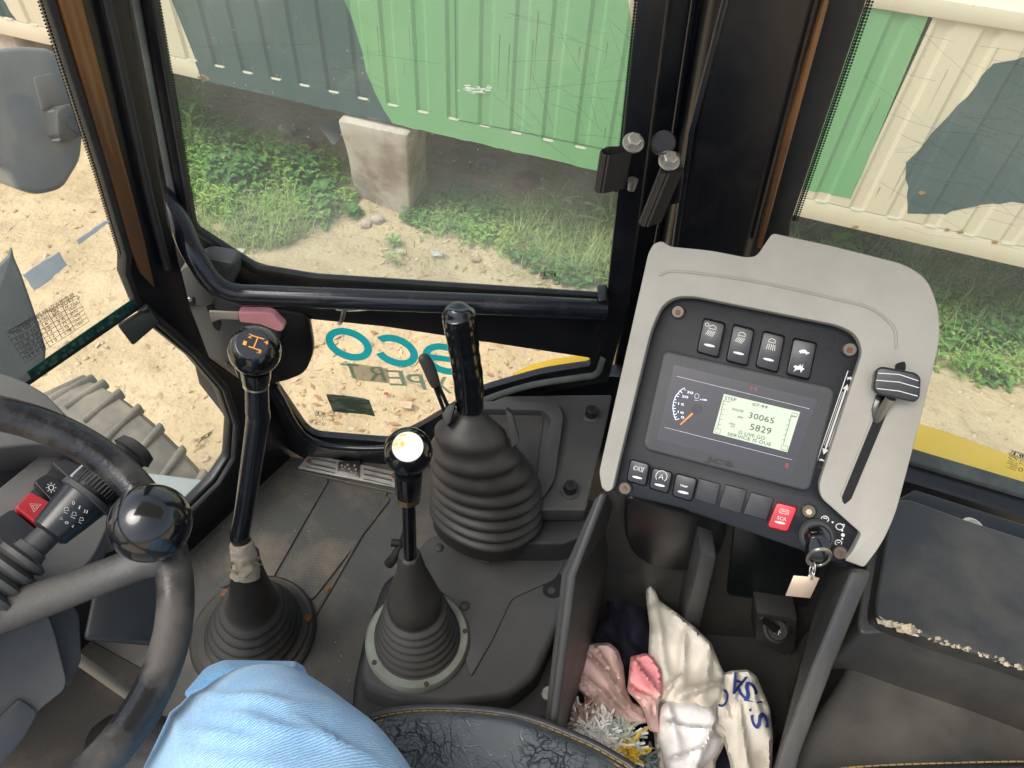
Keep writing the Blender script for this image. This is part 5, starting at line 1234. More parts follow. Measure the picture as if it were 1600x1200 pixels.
for i, q4 in enumerate(([(1091, 747), (1126, 757), (1118, 790), (1084, 780)], [(1134, 757), (1168, 766), (1157, 803), (1123, 793)], [(1173, 769), (1210, 779), (1198, 813), (1161, 803)])):
    slab('blanking_plate', rnd(q4, 3), PMN, .003, .004, mat('blank plate plastic', (.022, .022, .025), .45), mc, bev=.001)
rk = rocker((1213, 783), (1248, 792), (1231, 833), (1197, 824), red_plastic, 'red rocker switch', icon=[['C', (-.8, .1), (-.7, .55), (.7, .55), (.8, .1), (.7, -.1), (-.7, -.1)], [(-.6, .25), (.6, .25)]], im=mat('pink switch print', (.8, .6, .55), .5))
text('switch_lettering', [('SCR', (1214, 811), (1228, 814.5), (1215, 806))], PMN, .0088, MATS['pink switch print'], rk)
for (x, y) in ((1059, 487), (1328, 546), (976, 763), (1264, 799), (1313, 864)):
    disc('screw_cup', PMN.off(.0035).hit(x, y), PMN.n, .0066, .004, mat('dark steel', (.10, .09, .08), .4, .7), mc, n=24, bev=.0015)
    disc('screw_socket', PMN.off(.0042).hit(x, y+1), PMN.n, .0026, .001, rust if x != 1264 else brass, mc, n=6)
# throttle slot, scale and lever
slab('throttle_slot', rnd([(1400, 568), (1414, 564), (1416, 574), (1330, 780), (1319, 789), (1315, 778)], 4), PMN, .0146, .001, hole_mat, mc, bev=0)
slab('slot_surround', [(1396, 572), (1399, 573), (1316, 776), (1312, 776)], PMN, .0149, .002, beige, mc, bev=.0005)
sb = [z1(*p) for p in [(862, 500), (888, 508), (778, 832), (750, 825)]]
mid = lambda a, b, t: (a[0]+(b[0]-a[0])*t, a[1]+(b[1]-a[1])*t)
c0 = mid(sb[0], sb[1], .5); c1 = mid(sb[3], sb[2], .5)
strokes('throttle_scale', [['C']+sb], PMN, .0008, 1.2, white_label, mc)
a_ = mid(c0, c1, .13); b_ = mid(c0, c1, .87)
strokes('throttle_arrow', [[mid(a_, b_, .05), mid(a_, b_, .95)]], PMN, .0008, 2.4, white_label, mc)
dd = V((c1[0]-c0[0], c1[1]-c0[1])).normalized(); nn_ = V((-dd.y, dd.x))
strokes('throttle_arrow_edge', [[(a_[0]+dd.x*14+nn_.x*s*3.6, a_[1]+dd.y*14+nn_.y*s*3.6), (b_[0]-dd.x*14+nn_.x*s*3.6, b_[1]-dd.y*14+nn_.y*s*3.6)] for s in (-1, 1)], PMN, .0008, .7, white_label, mc)
patch('arrow_head', [[a_, (a_[0]+dd.x*9+nn_.x*5, a_[1]+dd.y*9+nn_.y*5), (a_[0]+dd.x*9-nn_.x*5, a_[1]+dd.y*9-nn_.y*5)], [b_, (b_[0]-dd.x*9+nn_.x*5, b_[1]-dd.y*9+nn_.y*5), (b_[0]-dd.x*9-nn_.x*5, b_[1]-dd.y*9-nn_.y*5)],
    beast(mid(c0, c1, .07), 4.5, 'h'), beast(mid(c0, c1, .93), 4.5, 't')], PMN, .0009, white_label, mc)
thl = thing('throttle_lever', PMN.off(.03).hit(1402, 600), 'black square throttle knob with three white lines in the beige slot', 'lever')
tube('stem', [PMN.off(-.02).hit(1355, 680), PMN.off(.01).hit(1366, 662), PMN.off(.025).hit(1392, 622)], [.003, .0035, .004], mat('worn steel stem', (.3, .28, .25), .4, .8), thl, n=12)
slab('stem_plate', [(1362, 640), (1369, 616), (1384, 620), (1365, 664)], PMN, .016, .003, gloss_black, thl, bev=.001)
slab('knob', rnd([(1369, 576), (1378, 572), (1432, 582), (1440, 590), (1438, 622), (1430, 629), (1372, 617), (1364, 608)], 5), PMN, .034, .022, switch_black, thl, bev=.005, seg=4, grow=.9)
strokes('knob_line', [[(1372, 583), (1405, 585), (1435, 595)], [(1369, 594), (1405, 597), (1436, 606)], [(1370, 607), (1405, 611), (1434, 619)]], PMN, .0342, 1.0, white_label, thl)
# ignition
ig = thing('ignition_key', PMN.off(.01).hit(1280, 840), 'black ignition key in its lock with ring, chain and tan metal tag', 'key')
disc('lock_ring', PMN.off(.006).hit(1277, 838), PMN.n, .0145, .008, dark_plastic, ig, n=36, bev=.002)
disc('lock_core', PMN.off(.010).hit(1278, 840), PMN.n, .0105, .006, gloss_black, ig, n=30, bev=.001)
slab('key_head', rnd([(1267, 838), (1290, 836), (1299, 850), (1296, 872), (1284, 882), (1262, 878), (1262, 858)], 6), Plane(PMN.off(.03).hit(1280, 860), (-.1, -.85, .6)), 0, .010, gloss_black, ig, bev=.002, seg=3)
cR = PMN.off(.045).hit(1279, 872); a1 = (PMN.off(.045).hit(1297, 868)-cR); a2 = (PMN.off(.02).hit(1281, 885)-cR)*.9; bm = bmesh.new()
def ringtube(bm, c, a1, a2, r, n=36):
    pts = [c+a1*math.cos(2*math.pi*i/n)+a2*math.sin(2*math.pi*i/n) for i in range(n+1)]; sweep(bm, pts, r, 8, caps=False)
ringtube(bm, cR, a1, a2, .0011); ringtube(bm, cR+V((0, 0, .0015)), a1, a2, .0011); fin('key_ring', bm, steel, ig, 60)
for i, (x, y) in enumerate([(1272, 886), (1269, 892), (1268, 898)]):
    bm = bmesh.new(); c = PMN.off(.03-.006*i).hit(x, y); ringtube(bm, c, RT*.0022 if i % 2 else FW*.0022, UP*.0040, .0006, 14); fin('chain_link', bm, steel, ig, 60)
slab('tag', [(1240, 899), (1262, 901), (1264, 897), (1273, 898), (1274, 902), (1281, 903), (1266, 935), (1227, 931)], PMN, .012, .0015, mat('tan metal tag', (.36, .28, .20), .4, .5, col2=(.3, .23, .17), nscale=30), ig, bev=.0004)
IT = lambda c, s, l: [[x if x == 'C' else T_(c, s)(*x) for x in q] for q in l]
circ = ['C']+[(math.cos(a*.7), .8*math.sin(a*.7)) for a in range(9)]
strokes('key_symbol', IT((1289, 811), 6, [circ, [(-.5, .2), (.5, .2)]])+IT((1312, 823), 6, [circ, [(.3, .6), (1.1, .9)], [(.9, .1), (1.2, .6)]])+IT((1310, 848), 5.5, [circ, [(-.4, 0), (.4, .1)]]), PMN, .0008, 1.1, white_label, mc)
for x, y, r in ((1301, 816, .0008), (1316, 829, .0008), (1317, 836, .0015), (1316, 842, .0008)): disc('key_symbol_dot', PMN.off(.001).hit(x, y), PMN.n, r, .0005, white_label, mc, n=10)

# storage bin below the console
bn = thing('storage_bin', onz(1060, 1100, .2), 'deep dark plastic storage bin under the instrument console, full of rags', 'storage bin')
def hexa(name, pts, off, m, parent, bev=.003, label=None):
    off = V(off); bm = prism_bm([pts], [[p+off for p in pts]]); bevel(bm, bev, 3); return fin(name, bm, m, parent, 35, label)
PB = Plane((0, .43, 0), (0, -1, 0))
lw = [at(951, 770, .70), at(903, 900, .72), at(872, 1130, .76), at(868, 1230, .78), at(878, 1260, 1.02), at(886, 1100, 1.0), at(966, 802, .92)]
hexa('left_wall', lw, (-.009, 0, 0), mat('scuffed grey wall', (.030, .031, .030), .5, col2=(.085, .078, .064), nscale=7, lo=.45, hi=.75, rough2=.7, bump=.2, bscale=200, stretch=(1, 1, .3)), bn, .0035)
rw_ = [at(1330, 889, .64), at(1268, 1040, .655), at(1215, 1180, .67), at(1195, 1260, .68), at(1186, 1300, 1.0), at(1236, 1080, .98), at(1292, 880, .90)]
hexa('right_wall', rw_, (.017, .0, 0), MATS['scuffed grey wall'], bn, .005)
slab('back_wall', [(948, 758), (1350, 800), (1350, 1000), (1230, 1080), (890, 1060)], PB, 0, .01, bin_plastic, bn, bev=0)
slab('upper_lip', [(978, 775), (1140, 818), (1128, 865), (1090, 893), (1030, 892), (988, 868), (976, 835)], PB, .012, .012, mat('glossy pocket plastic', (.012, .013, .013), .3), bn, bev=.004, r=18)
slab('divider_fin', [(1095, 864), (1120, 872), (1092, 990), (1066, 985)], PB, .045, .045, grey_plastic, bn, bev=.003)
slab('side_recess', [(1150, 800), (1300, 830), (1262, 950), (1135, 930)], PB, .006, .006, mat('glossy pocket plastic'[:6]+' deep', (.01, .013, .014), .3), bn, bev=.003, r=8)
prism_z('bin_floor', [(870, 980), (1260, 980), (1240, 1300), (840, 1300)], .17, .15, bin_plastic, bn, bev=.002)
sk = thing('power_socket', PB.off(.04).hit(1215, 990), 'black capped accessory socket on the bin wall right of the rags', 'socket')
slab('bracket', [(1183, 958), (1247, 968), (1242, 1018), (1225, 1024), (1180, 1000)], PB, .035, .035, bin_plastic, sk, bev=.003)
sc_ = PB.off(.042).hit(1214, 984); sn_ = (CAM-sc_).normalized()*.6+V((0, -.5, .6)); sn_.normalize()
disc('socket_ring', sc_, sn_, .0165, .02, grey_plastic, sk, n=32, bev=.002); disc('cap', sc_+sn_*.006, sn_, .0135, .006, rubber, sk, n=28, bev=.002)
tube('cap_tab', [sc_+sn_*.004, PB.off(.05).hit(1190, 966)], [.006, .003], rubber, sk, n=10, flat=.4)
psk = Plane(sc_+sn_*.0063, sn_); strokes('socket_symbol', [[(1212, 978), (1218, 981)], [(1210, 984), (1220, 988)], [(1213, 977), (1210, 990)], [(1219, 981), (1216, 992)]], psk, 0, .9, white_label, sk)
hexa('outer_panel', [at(944, 776, .74), at(893, 900, .78), at(864, 1130, .84), at(858, 1250, .86), at(864, 1250, 1.12), at(878, 1100, 1.12), at(936, 800, 1.0)], (-.008, 0, 0), dark_plastic, bn, .003)

# ================================================================== REAR SIDE COVER
sv = thing('side_cover', onz(1500, 950, .4), 'large scuffed black padded cover beside the seat with torn foam along its ridge', 'cover')
cov = mat('scuffed black vinyl', (.028, .029, .028), .30, col2=(.12, .108, .082), nscale=4.5, lo=.42, hi=.72, rough2=.6, bump=.25, bscale=260)
prism_z('lid', [(1392, 794), (1400, 782), (1420, 779), (1512, 812), (1830, 915), (1900, 1160), (1600, 1044), (1471, 1003), (1383, 972), (1368, 960), (1368, 940)], .50, .022, cov, sv, bev=.014, seg=5, r=10)
prism_z('lid_body', [(1362, 830), (1860, 960), (1900, 1170), (1600, 1060), (1470, 1018), (1385, 988), (1346, 990), (1340, 975)], .481, .10, mat('scuffed side vinyl', (.048, .049, .048), .36, col2=(.12, .108, .088), nscale=6, rough2=.6, bump=.25, bscale=200), sv, bev=.012, seg=4, r=8)
prism_z('base', [(1330, 900), (1330, 1030), (1320, 1052), (1265, 1140), (1200, 1300), (1900, 1500), (2000, 1300), (1800, 1100)], .385, .38, MATS['scuffed side vinyl'], sv, bev=.01)
prism_z('base_flange', [(1402, 780), (1430, 764), (1850, 898), (1850, 940), (1512, 822)], .465, .012, black_paint, sv, bev=.003)
bm = bmesh.new(); rr = random.Random(9)
for i in range(70):
    t = i/70; x = 1380+t*230+rr.uniform(-3, 3); y = 972+t*76+rr.uniform(-4, 3)
    if 0.12 < t < .98 and noise.noise(V((t*9, 2, 0))) < -.28: continue
    z = .4985+rr.uniform(-.004, .002); n = 5; s = rr.uniform(3, 8)*(.6+.6*(t < .25))
    pts = [onz(x+s*1.5*math.cos(k*1.25+rr.uniform(-.3, .3)), y+s*.75*math.sin(k*1.25+rr.uniform(-.3, .3))+s*.15*math.cos(k), z+rr.uniform(0, .004)) for k in range(n)]
    bm.faces.new([bm.verts.new(p) for p in pts])
bmesh.ops.solidify(bm, geom=bm.faces[:], thickness=.002)
o = fin('torn_foam', bm, mat('exposed foam', (.52, .45, .33), .95, col2=(.35, .28, .18), nscale=60, bump=.6, bscale=400), sv, 0); o['kind'] = 'stuff'
c = onz(1521, 822, .478); disc('washer', c, (0, 0, 1), .012, .003, mat('pale nylon washer', (.5, .47, .38), .4), sv, n=28, bev=.001); disc('bolt_head', c+V((0, 0, .004)), (0, 0, 1), .007, .004, steel, sv, n=20, bev=.0015)

# ================================================================== SEAT
seat = thing('driver_seat', onz(750, 1300, .3), 'black vinyl driver seat with cracked surface and yellow stitched piping', 'seat')
def cushion(name, edge, rest, z, dz, m, bulge=.02):
    E3 = spline([onz(x, y, z) for x, y in edge], 5); R3 = [onz(x, y, z) for x, y in rest]
    lp = E3+R3; c = sum(lp, V((0, 0, 0)))/len(lp); bm = bmesh.new(); prev = None; K = 9
    for k in range(K+1):
        f = k/K; sc_ = 1-.55*f*f*.6 if k else 1; s = 1-.5*f; zz_ = bulge*math.sin(f*math.pi/2)
        row = [bm.verts.new(V((c.x+(p.x-c.x)*s, c.y+(p.y-c.y)*s, z+zz_+.0015*noise.noise(p*30+V((0, 0, k)))))) for p in lp]
        if prev:
            for i in range(len(row)): bm.faces.new((prev[i], prev[(i+1) % len(row)], row[(i+1) % len(row)], row[i]))
        else: first = row
        prev = row
    bm.faces.new(prev); low = [bm.verts.new(V((c.x+(v.co.x-c.x)*1.01, c.y+(v.co.y-c.y)*1.01, z-dz))) for v in first]
    for i in range(len(low)): bm.faces.new((first[i], low[i], low[(i+1) % len(low)], first[(i+1) % len(low)]))
    bm.faces.new(low)
    o = fin(name, bm, m, seat, 45); return o, E3
o, E3 = cushion('seat_cushion', [(520, 1160), (556, 1132), (600, 1116), (660, 1108), (740, 1110), (820, 1122), (900, 1152), (955, 1180), (1000, 1215), (1030, 1300)], [(1030, 1600), (300, 1600), (380, 1300), (460, 1200)], .44, .1, leather)
yth = mat('yellow thread', (.30, .20, .055), .8, col2=(.16, .12, .05), nscale=40)
cen = sum(E3, V((0, 0, 0)))/len(E3)+V((0, -.1, 0))
fin('piping', sweep(bmesh.new(), [p+V((0, 0, .002)) for p in E3], .0042, 10), smooth_vinyl, seat, 50)
def stitches(line, m, off, ln=.0062, gap=.0013, r=.0007):
    bm = bmesh.new(); L_ = [p+(cen-p).normalized()*off+V((0, 0, .006+off*.25)) for p in line]; acc = 0; pos = [0]
    for a, b in zip(L_[:-1], L_[1:]): pos.append(pos[-1]+(b-a).length)
    def ev(s):
        for i in range(len(pos)-1):
            if s <= pos[i+1]: return L_[i].lerp(L_[i+1], (s-pos[i])/max(1e-9, pos[i+1]-pos[i]))
        return L_[-1]
    s = 0
    while s+ln < pos[-1]: sweep(bm, [ev(s), ev(s+ln)], r, 6); s += ln+gap
    return fin('stitching', bm, m, seat, 0)
stitches(E3, yth, .004); stitches(E3, yth, .0085)
o, E4 = cushion('backrest_edge', [(1255, 1240), (1290, 1209), (1340, 1200), (1450, 1195), (1620, 1192), (1800, 1198)], [(1900, 1600), (1150, 1600)], .46, .1, smooth_vinyl, .012)
stitches(E4, yth, .003)
prism_z('seat_base', [(560, 1200), (950, 1230), (1000, 1500), (400, 1500)], .33, .32, dark_plastic, seat, bev=.01)

# ================================================================== PERSON (right leg of the seated driver)
hip = V((.10, -.20, .545))
LP = [hip, at(470, 1470, .615), at(440, 1340, .625), at(415, 1262, .645), at(395, 1205, .675), at(384, 1186, .715), at(368, 1190, .79), at(340, 1200, .92), onz(315, 1210, .12)]
LR = [.112, .106, .101, .092, .080, .070, .062, .055, .046]
P2 = spline(LP, 18); R2 = [v.x for v in spline([(x, 0, 0) for x in LR], 18)]
bm = sweep(bmesh.new(), P2, R2, 120)
for v in bm.verts:
    n1 = noise.fractal(v.co*7+V((2, 1, 0)), .9, 2, 3)*.008
    s = (v.co.x*1.1+v.co.y*1.9+v.co.z*.6); n2 = .0035*math.sin(s*55+5*noise.noise(v.co*6)) * max(0, noise.noise(v.co*5+V((9, 0, 0)))+.25)
    v.co += v.normal*0
bm.normal_update()
for v in bm.verts:
    n1 = noise.fractal(v.co*7+V((2, 1, 0)), .9, 2, 3)*.008
    s = (v.co.x*1.1+v.co.y*1.9+v.co.z*.6); n2 = .0035*math.sin(s*55+5*noise.noise(v.co*6)) * max(0, noise.noise(v.co*5+V((9, 0, 0)))+.25)
    q = proj(v.co); x, y = q; rg = 0
    for x0, y0, x1, y1, w_, A in ((300, 1085, 470, 1105, 10, .0045), (330, 1110, 520, 1165, 12, .0045), (290, 1140, 400, 1160, 9, .0035), (300, 1180, 480, 1215, 12, .003), (450, 1120, 600, 1205, 8, .0035), (270, 1110, 300, 1190, 9, .003)):
        dx, dy = x1-x0, y1-y0; t = ((x-x0)*dx+(y-y0)*dy)/(dx*dx+dy*dy)
        if -.2 < t < 1.2:
            d = ((x-x0)*dy-(y-y0)*dx)/math.hypot(dx, dy) + 9*noise.noise(V((t*3, x0*.1, 0))); d /= w_
            rg += A*max(0, math.sin(math.pi*min(1, max(0, (t+.2)/1.4))))*(math.exp(-d*d) if d < 0 else math.exp(-d*d*2.5))
    v.co += v.normal*(n1*.8+n2*.6+rg)
person = thing('person', hip, 'seated driver in light blue jeans, right knee beside the steering wheel', 'person')
fin('trouser_leg', bm, denim, person, 180)
# loose fold of cloth at the knee
def cloth(name, outline, zfun, m, parent, step=7, th=.002, seed=0, smooth=60, edge_drop=.0, label=None):
    """cloth whose outline is given by sight points; zfun(px,py,dist_to_edge) gives its height"""
    xs_ = [p[0] for p in outline]; ys_ = [p[1] for p in outline]; pts = []; rr = random.Random(seed)
    dense = []
    for a, b in zip(outline, outline[1:]+outline[:1]):
        L0 = math.hypot(b[0]-a[0], b[1]-a[1]); n = max(1, int(L0/step))
        for k in range(n): dense.append((a[0]+(b[0]-a[0])*k/n, a[1]+(b[1]-a[1])*k/n))
    nb = len(dense)
    def edist(x, y): return min(math.hypot(x-p[0], y-p[1]) for p in dense)
    pts = list(dense)
    x = min(xs_)
    while x < max(xs_):
        y = min(ys_)
        while y < max(ys_):
            q = (x+rr.uniform(-1, 1), y+rr.uniform(-1, 1))
            if inside(q, outline) and edist(*q) > step*.6: pts.append(q)
            y += step
        x += step
    V_, E_, F_, _, _, _ = delaunay_2d_cdt([V(p) for p in pts], [(i, (i+1) % nb) for i in range(nb)], [], 1, 1e-4)
    bm = bmesh.new(); vv = []
    for p in V_:
        e = edist(p.x, p.y); z = zfun(p.x, p.y, e); vv.append(bm.verts.new(onz(p.x, p.y, z)))
    for f in F_: bm.faces.new([vv[i] for i in f])
    bmesh.ops.recalc_face_normals(bm, faces=bm.faces)
    g = bmesh.ops.solidify(bm, geom=bm.faces[:], thickness=th)
    return fin(name, bm, m, parent, smooth, label), edist
knee_top = at(422, 1160, .675).z
cloth('knee_fold', rnd([(286, 1085), (322, 1042), (350, 1031), (400, 1032), (461, 1033), (474, 1040), (488, 1066), (508, 1106), (528, 1140), (480, 1170), (380, 1150)], 8), lambda x, y, e: .470+.016*min(1, e/14)+.007*math.exp(-((x-456+(y-1050)*.3)/7)**2), denim, person, step=5, th=.003)
bm = bmesh.new(); foot = onz(320, 1200, .05); sweep(bm, spline([foot+V((.06, 0, .05)), foot+V((0, .0, .02)), foot+V((-.1, .02, 0)), foot+V((-.17, .03, -.01))], 5), [.03]*2+[.045]*4+[.045]*4+[.042]*3+[.038, .033, .02], 20, flat=.8, side=(0, 1, 0))
fin('shoe', bm, mat('black shoe leather', (.02, .018, .016), .4), person, 60)

# ================================================================== STEERING
SC = CAM + (V((-.4477, .2165, .5953))-CAM)*.85; SN = V((math.sin(.55), -.005, math.cos(.55))).normalized()
SA = SN.cross(V((0, 1, 0))).normalized(); SB = SN.cross(SA); RS = .157
sw = thing('steering_wheel', SC, 'worn black steering wheel with glossy spinner ball on its rim', 'steering wheel')
rim_m = mat('worn wheel rim', (.011, .012, .014), .20, col2=(.066, .060, .052), nscale=13, lo=.42, hi=.58, rough2=.66, bump=.35, bscale=260)
n = 160; bm = sweep(bmesh.new(), [SC+SA*RS*math.cos(2*math.pi*i/n)+SB*RS*math.sin(2*math.pi*i/n) for i in range(n)]+[SC+SA*RS], .0140, 28, caps=False)
bmesh.ops.remove_doubles(bm, verts=bm.verts, dist=1e-5); fin('rim', bm, rim_m, sw, 180)
def onrim(px, py):
    q = Plane(SC, SN).hit(px, py)-SC; return q.normalized()
d0 = onrim(262, 862); ang0 = math.atan2(d0.dot(SB), d0.dot(SA))
for k in range(3):
    a = ang0+k*2*math.pi/3; d = SA*math.cos(a)+SB*math.sin(a); sd_ = SN.cross(d)
    pts = [SC-SN*.07+d*.02, SC-SN*.045+d*.075, SC-SN*.02+d*.122, SC-SN*.004+d*.143, SC+d*.157]
    bm = sweep(bmesh.new(), spline(pts, 5), [v.x for v in spline([(x, 0, 0) for x in (.017, .0150, .0140, .017, .028)], 5)], 24, flat=.55, side=sd_)
    fin('spoke', bm, mat('worn spoke', (.022, .023, .026), .40, col2=(.062, .059, .053), nscale=14, lo=.4, hi=.65, rough2=.65, bump=.3, bscale=300), sw, 60)
fin('hub', sweep(bmesh.new(), [SC-SN*.10, SC-SN*.09, SC-SN*.055, SC-SN*.045], [.036, .042, .040, .03], 40, axis=SN), dark_plastic, sw, 40)
bc = at(235, 817, .632); rb = RS; dfoot = Plane(SC, SN).hit(240, 826)
ball('spinner_ball', bc, .0305, gloss_black, sw, axis=SN)
tube('spinner_stem', [bc, SC+(bc-SC-SN*(bc-SC).dot(SN)).normalized()*RS], [.013, .015], dark_plastic, sw, n=16)

# steering column, stalk and dash
PX = Plane(at(60, 797, .785), (.52, -.02, .85))
dash = thing('dashboard', at(60, 780, .72), 'grey dashboard side with light and hazard switches behind the wheel', 'dashboard')
slab('switch_panel', rnd([(-200, 880), (0, 762), (72, 703), (108, 688), (148, 712), (172, 770), (170, 820), (148, 868), (90, 930), (0, 1000), (-200, 1100)], 12), PX, -.004, .05, mid_plastic, dash, bev=.006, seg=3)
slab('dash_shell', rnd([(-200, 700), (0, 690), (80, 690), (130, 675), (185, 720), (196, 790), (175, 850), (120, 920), (60, 1000), (-200, 1160)], 20), PX, -.03, .10, mat('dark dash shell', (.05, .052, .055), .55, bump=.2, bscale=800), dash, bev=.012, seg=4)
slab('dash_hood', rnd([(-250, 640), (-60, 596), (0, 581), (34, 592), (72, 614), (112, 655), (140, 690), (120, 700), (60, 694), (0, 700), (-250, 760)], 14), PX, .02, .06, mid_plastic, dash, bev=.016, seg=5)
slab('switch_recess', [(2, 810), (30, 790), (94, 715), (118, 705), (140, 722), (150, 740), (60, 850), (28, 850)], PX, -.002, .002, mat('switch recess plastic', (.035, .037, .042), .5), dash, bev=.0005)
def drock(q4, m, label, nm='rocker_switch'):
    o = slab(nm, rnd(q4, 6), PX, .007, .010, m, dash, bev=.0028, seg=4, grow=1.05, label=label); return o
drock([(80, 722), (102, 715), (140, 735), (122, 760)], mat('blank switch', (.03, .032, .037), .45), 'dark blank switch', 'blank_switch')
o = drock([(53, 752), (72, 740), (110, 762), (92, 795)], switch_black, 'black rocker with light symbol')
s_ = [['C']+[(80+4*math.cos(a*.63), 762+4*math.sin(a*.63)) for a in range(10)]]+[[(80+5.7*math.cos(a*.785), 762+5.7*math.sin(a*.785)), (80+8*math.cos(a*.785), 762+8*math.sin(a*.785))] for a in range(8)]
strokes('switch_symbol', s_, PX, .0073, .9, white_label, o)
o = drock([(24, 792), (48, 768), (92, 792), (72, 830)], red_plastic, 'red hazard rocker with triangle symbol')
strokes('switch_symbol', [['C', (47, 787), (64, 788), (53, 800)], ['C', (51, 789.5), (59, 790), (54, 796)]], PX, .0073, .9, MATS['pink switch print'], o)
drock([(-20, 820), (18, 795), (60, 830), (20, 870)], mat('blank switch'+'', (.03, .032, .037), .45), 'dark blank switch', 'blank_switch')
# stalk
S0_, S1_ = at(28, 880, .705), at(215, 700, .715); sdv = (S1_-S0_); sl_ = sdv.length; sdv.normalize()
stk = thing('light_stalk', S0_, 'black light and turn signal stalk with ribbed boot behind the steering wheel', 'stalk')
def sp(t): return S0_+sdv*(t*sl_)
bmb = bmesh.new(); pr_ = [(-.32, .026), (-.3, .031)]
for k in range(4):
    r0 = .031-.0038*k; pr_ += [(-.26+.085*k, r0-.005), (-.235+.085*k, r0), (-.205+.085*k, r0), (-.185+.085*k, r0-.006)]
pr_ += [(.085, .013), (.12, .012)]
sweep(bmb, [sp(t) for t, r in pr_], [r for t, r in pr_], 32); fin('boot', bmb, mat('grey stalk boot', (.06, .06, .058), .6, bump=.2, bscale=300), stk, 40)
tube('stem', [sp(.10), sp(.27)], [.0105, .0100], dark_plastic, stk, n=24)
tube('grip_body', [sp(.23), sp(.25), sp(.40), sp(.53)], [.0125, .0155, .0185, .0205], switch_black, stk, n=32)
tube('collar', [sp(.53), sp(.535), sp(.57), sp(.575)], [.021, .0235, .0235, .021], dark_plastic, stk, n=36)
bmb = bmesh.new(); sweep(bmb, [sp(.575), sp(.76), sp(.78)], [.0195, .0195, .017], 36)
fin('twist_barrel', bmb, switch_black, stk, 40); bmb = bmesh.new(); a_, b_ = frame_of(sdv)
for k in range(36):
    o_ = (a_*math.cos(k*math.pi/18)+b_*math.sin(k*math.pi/18))*.0195; sweep(bmb, [sp(.60)+o_, sp(.75)+o_], .0009, 5)
fin('knurling', bmb, switch_black, stk, 0)
side_dir = (RT*(-.65)+UP*.75).normalized(); o_ = (side_dir-sdv*side_dir.dot(sdv)).normalized()
fin('index_bar', sweep(bmesh.new(), [sp(.59)+o_*.019, sp(.76)+o_*.019], .0035, 8), mat('pale index bar', (.3, .31, .3), .5), stk, 40)
tube('end_cap', [sp(.78), sp(.93), sp(.95), sp(1.0), sp(1.02)], [.014, .015, .0175, .0165, .012], rubber, stk, n=32)
bmb = bmesh.new()
for k in range(4): sweep(bmb, [sp(.945+.018*k), sp(.951+.018*k)], .0183-.0006*k, 30)
fin('end_rib', bmb, rubber, stk, 40)
# print on the stalk: it wraps the grip, drawn where the grip faces the seat
c_ = sp(.40); vn = (CAM-c_); vn = (vn-sdv*vn.dot(sdv)).normalized(); PK_ = Plane(c_+vn*.0205, (vn*1.0+sdv*-.10))
z5 = lambda x, y: (x/5, 680+y/5)
text('stalk_lettering', [(s, z5(*a), z5(*b), z5(*c)) for s, a, b, c in [('0', (560, 540), (582, 546), (566, 512)), ('I', (612, 575), (622, 578), (620, 550)), ('II', (655, 605), (680, 612), (662, 580)), ('0', (503, 688), (530, 698), (512, 668))]], PK_, .0002, mat('stalk print', (.45, .46, .45), .5), stk)
strokes('stalk_symbol', [['C', z5(465, 655), z5(480, 635), z5(488, 660)], ['C', z5(562, 712), z5(578, 700), z5(568, 722)], ['C', z5(500, 590), z5(508, 565), z5(530, 565), z5(540, 590)], ['C', z5(560, 625), z5(568, 600), z5(590, 602), z5(598, 628)], ['C', z5(620, 665), z5(628, 642), z5(648, 645), z5(652, 668)],
    [z5(497, 600), z5(528, 612)], [z5(552, 636), z5(585, 650)], [z5(612, 676), z5(635, 690)]], PK_, .0002, .6, MATS['stalk print'], stk)
# column cowl
colm = thing('steering_column', SC-SN*.25, 'grey moulded steering column cowl below the wheel', 'steering column')
PXC = Plane(at(20, 980, .735), (.62, -.25, .74))
slab('cowl', rnd([(-200, 820), (0, 862), (32, 878), (62, 930), (84, 985), (104, 1062), (100, 1078), (60, 1110), (0, 1182), (-200, 1400)], 12), PXC, 0, .10, mid_plastic, colm, bev=.012, seg=4)
slab('cowl_side', rnd([(60, 930), (100, 925), (124, 960), (128, 1030), (108, 1074), (90, 1060)], 8), PXC, -.012, .10, dark_plastic, colm, bev=.008, seg=3)
slab('lower_cowl', rnd([(-200, 1200), (0, 1120), (30, 1090), (60, 1112), (40, 1150), (0, 1200), (-100, 1400), (-200, 1400)], 8), PXC, .006, .02, mat('dark cowl plastic', (.08, .082, .085), .5), colm, bev=.004)  # lower cowl in a darker grey than the cowl
tube('column_tube', [SC-SN*.05, SC-SN*.22, SC-SN*.55], [.03, .04, .05], dark_plastic, colm, n=28)
tube('tilt_lever', [at(120, 1028, .93), at(213, 1094, 1.0)], .0055, mat('tan rod', (.40, .34, .25), .5, .3), colm, n=14)
st(slab('front_wall', [(268, 842), (200, 856), (60, 890), (-300, 960), (-300, 1300), (268, 1100)], PF, -.002, .02, black_paint, None, bev=.002))
kp = thing('kick_panel', at(200, 930, 1.0), 'dark moulded kick panel on the floor behind the wheel rim', 'panel')
PKp = Plane(at(200, 930, 1.02), (.45, -.3, .84))
slab('panel', rnd([(150, 905), (190, 885), (250, 870), (262, 960), (250, 1010), (180, 1004), (130, 1000)], 10), PKp, 0, .03, mat('blue black panel', (.02, .024, .027), .45), kp, bev=.006)
slab('panel_edge', rnd([(170, 880), (250, 850), (300, 862), (300, 900), (256, 905), (190, 900)], 8), PKp, -.02, .03, dark_plastic, kp, bev=.006)

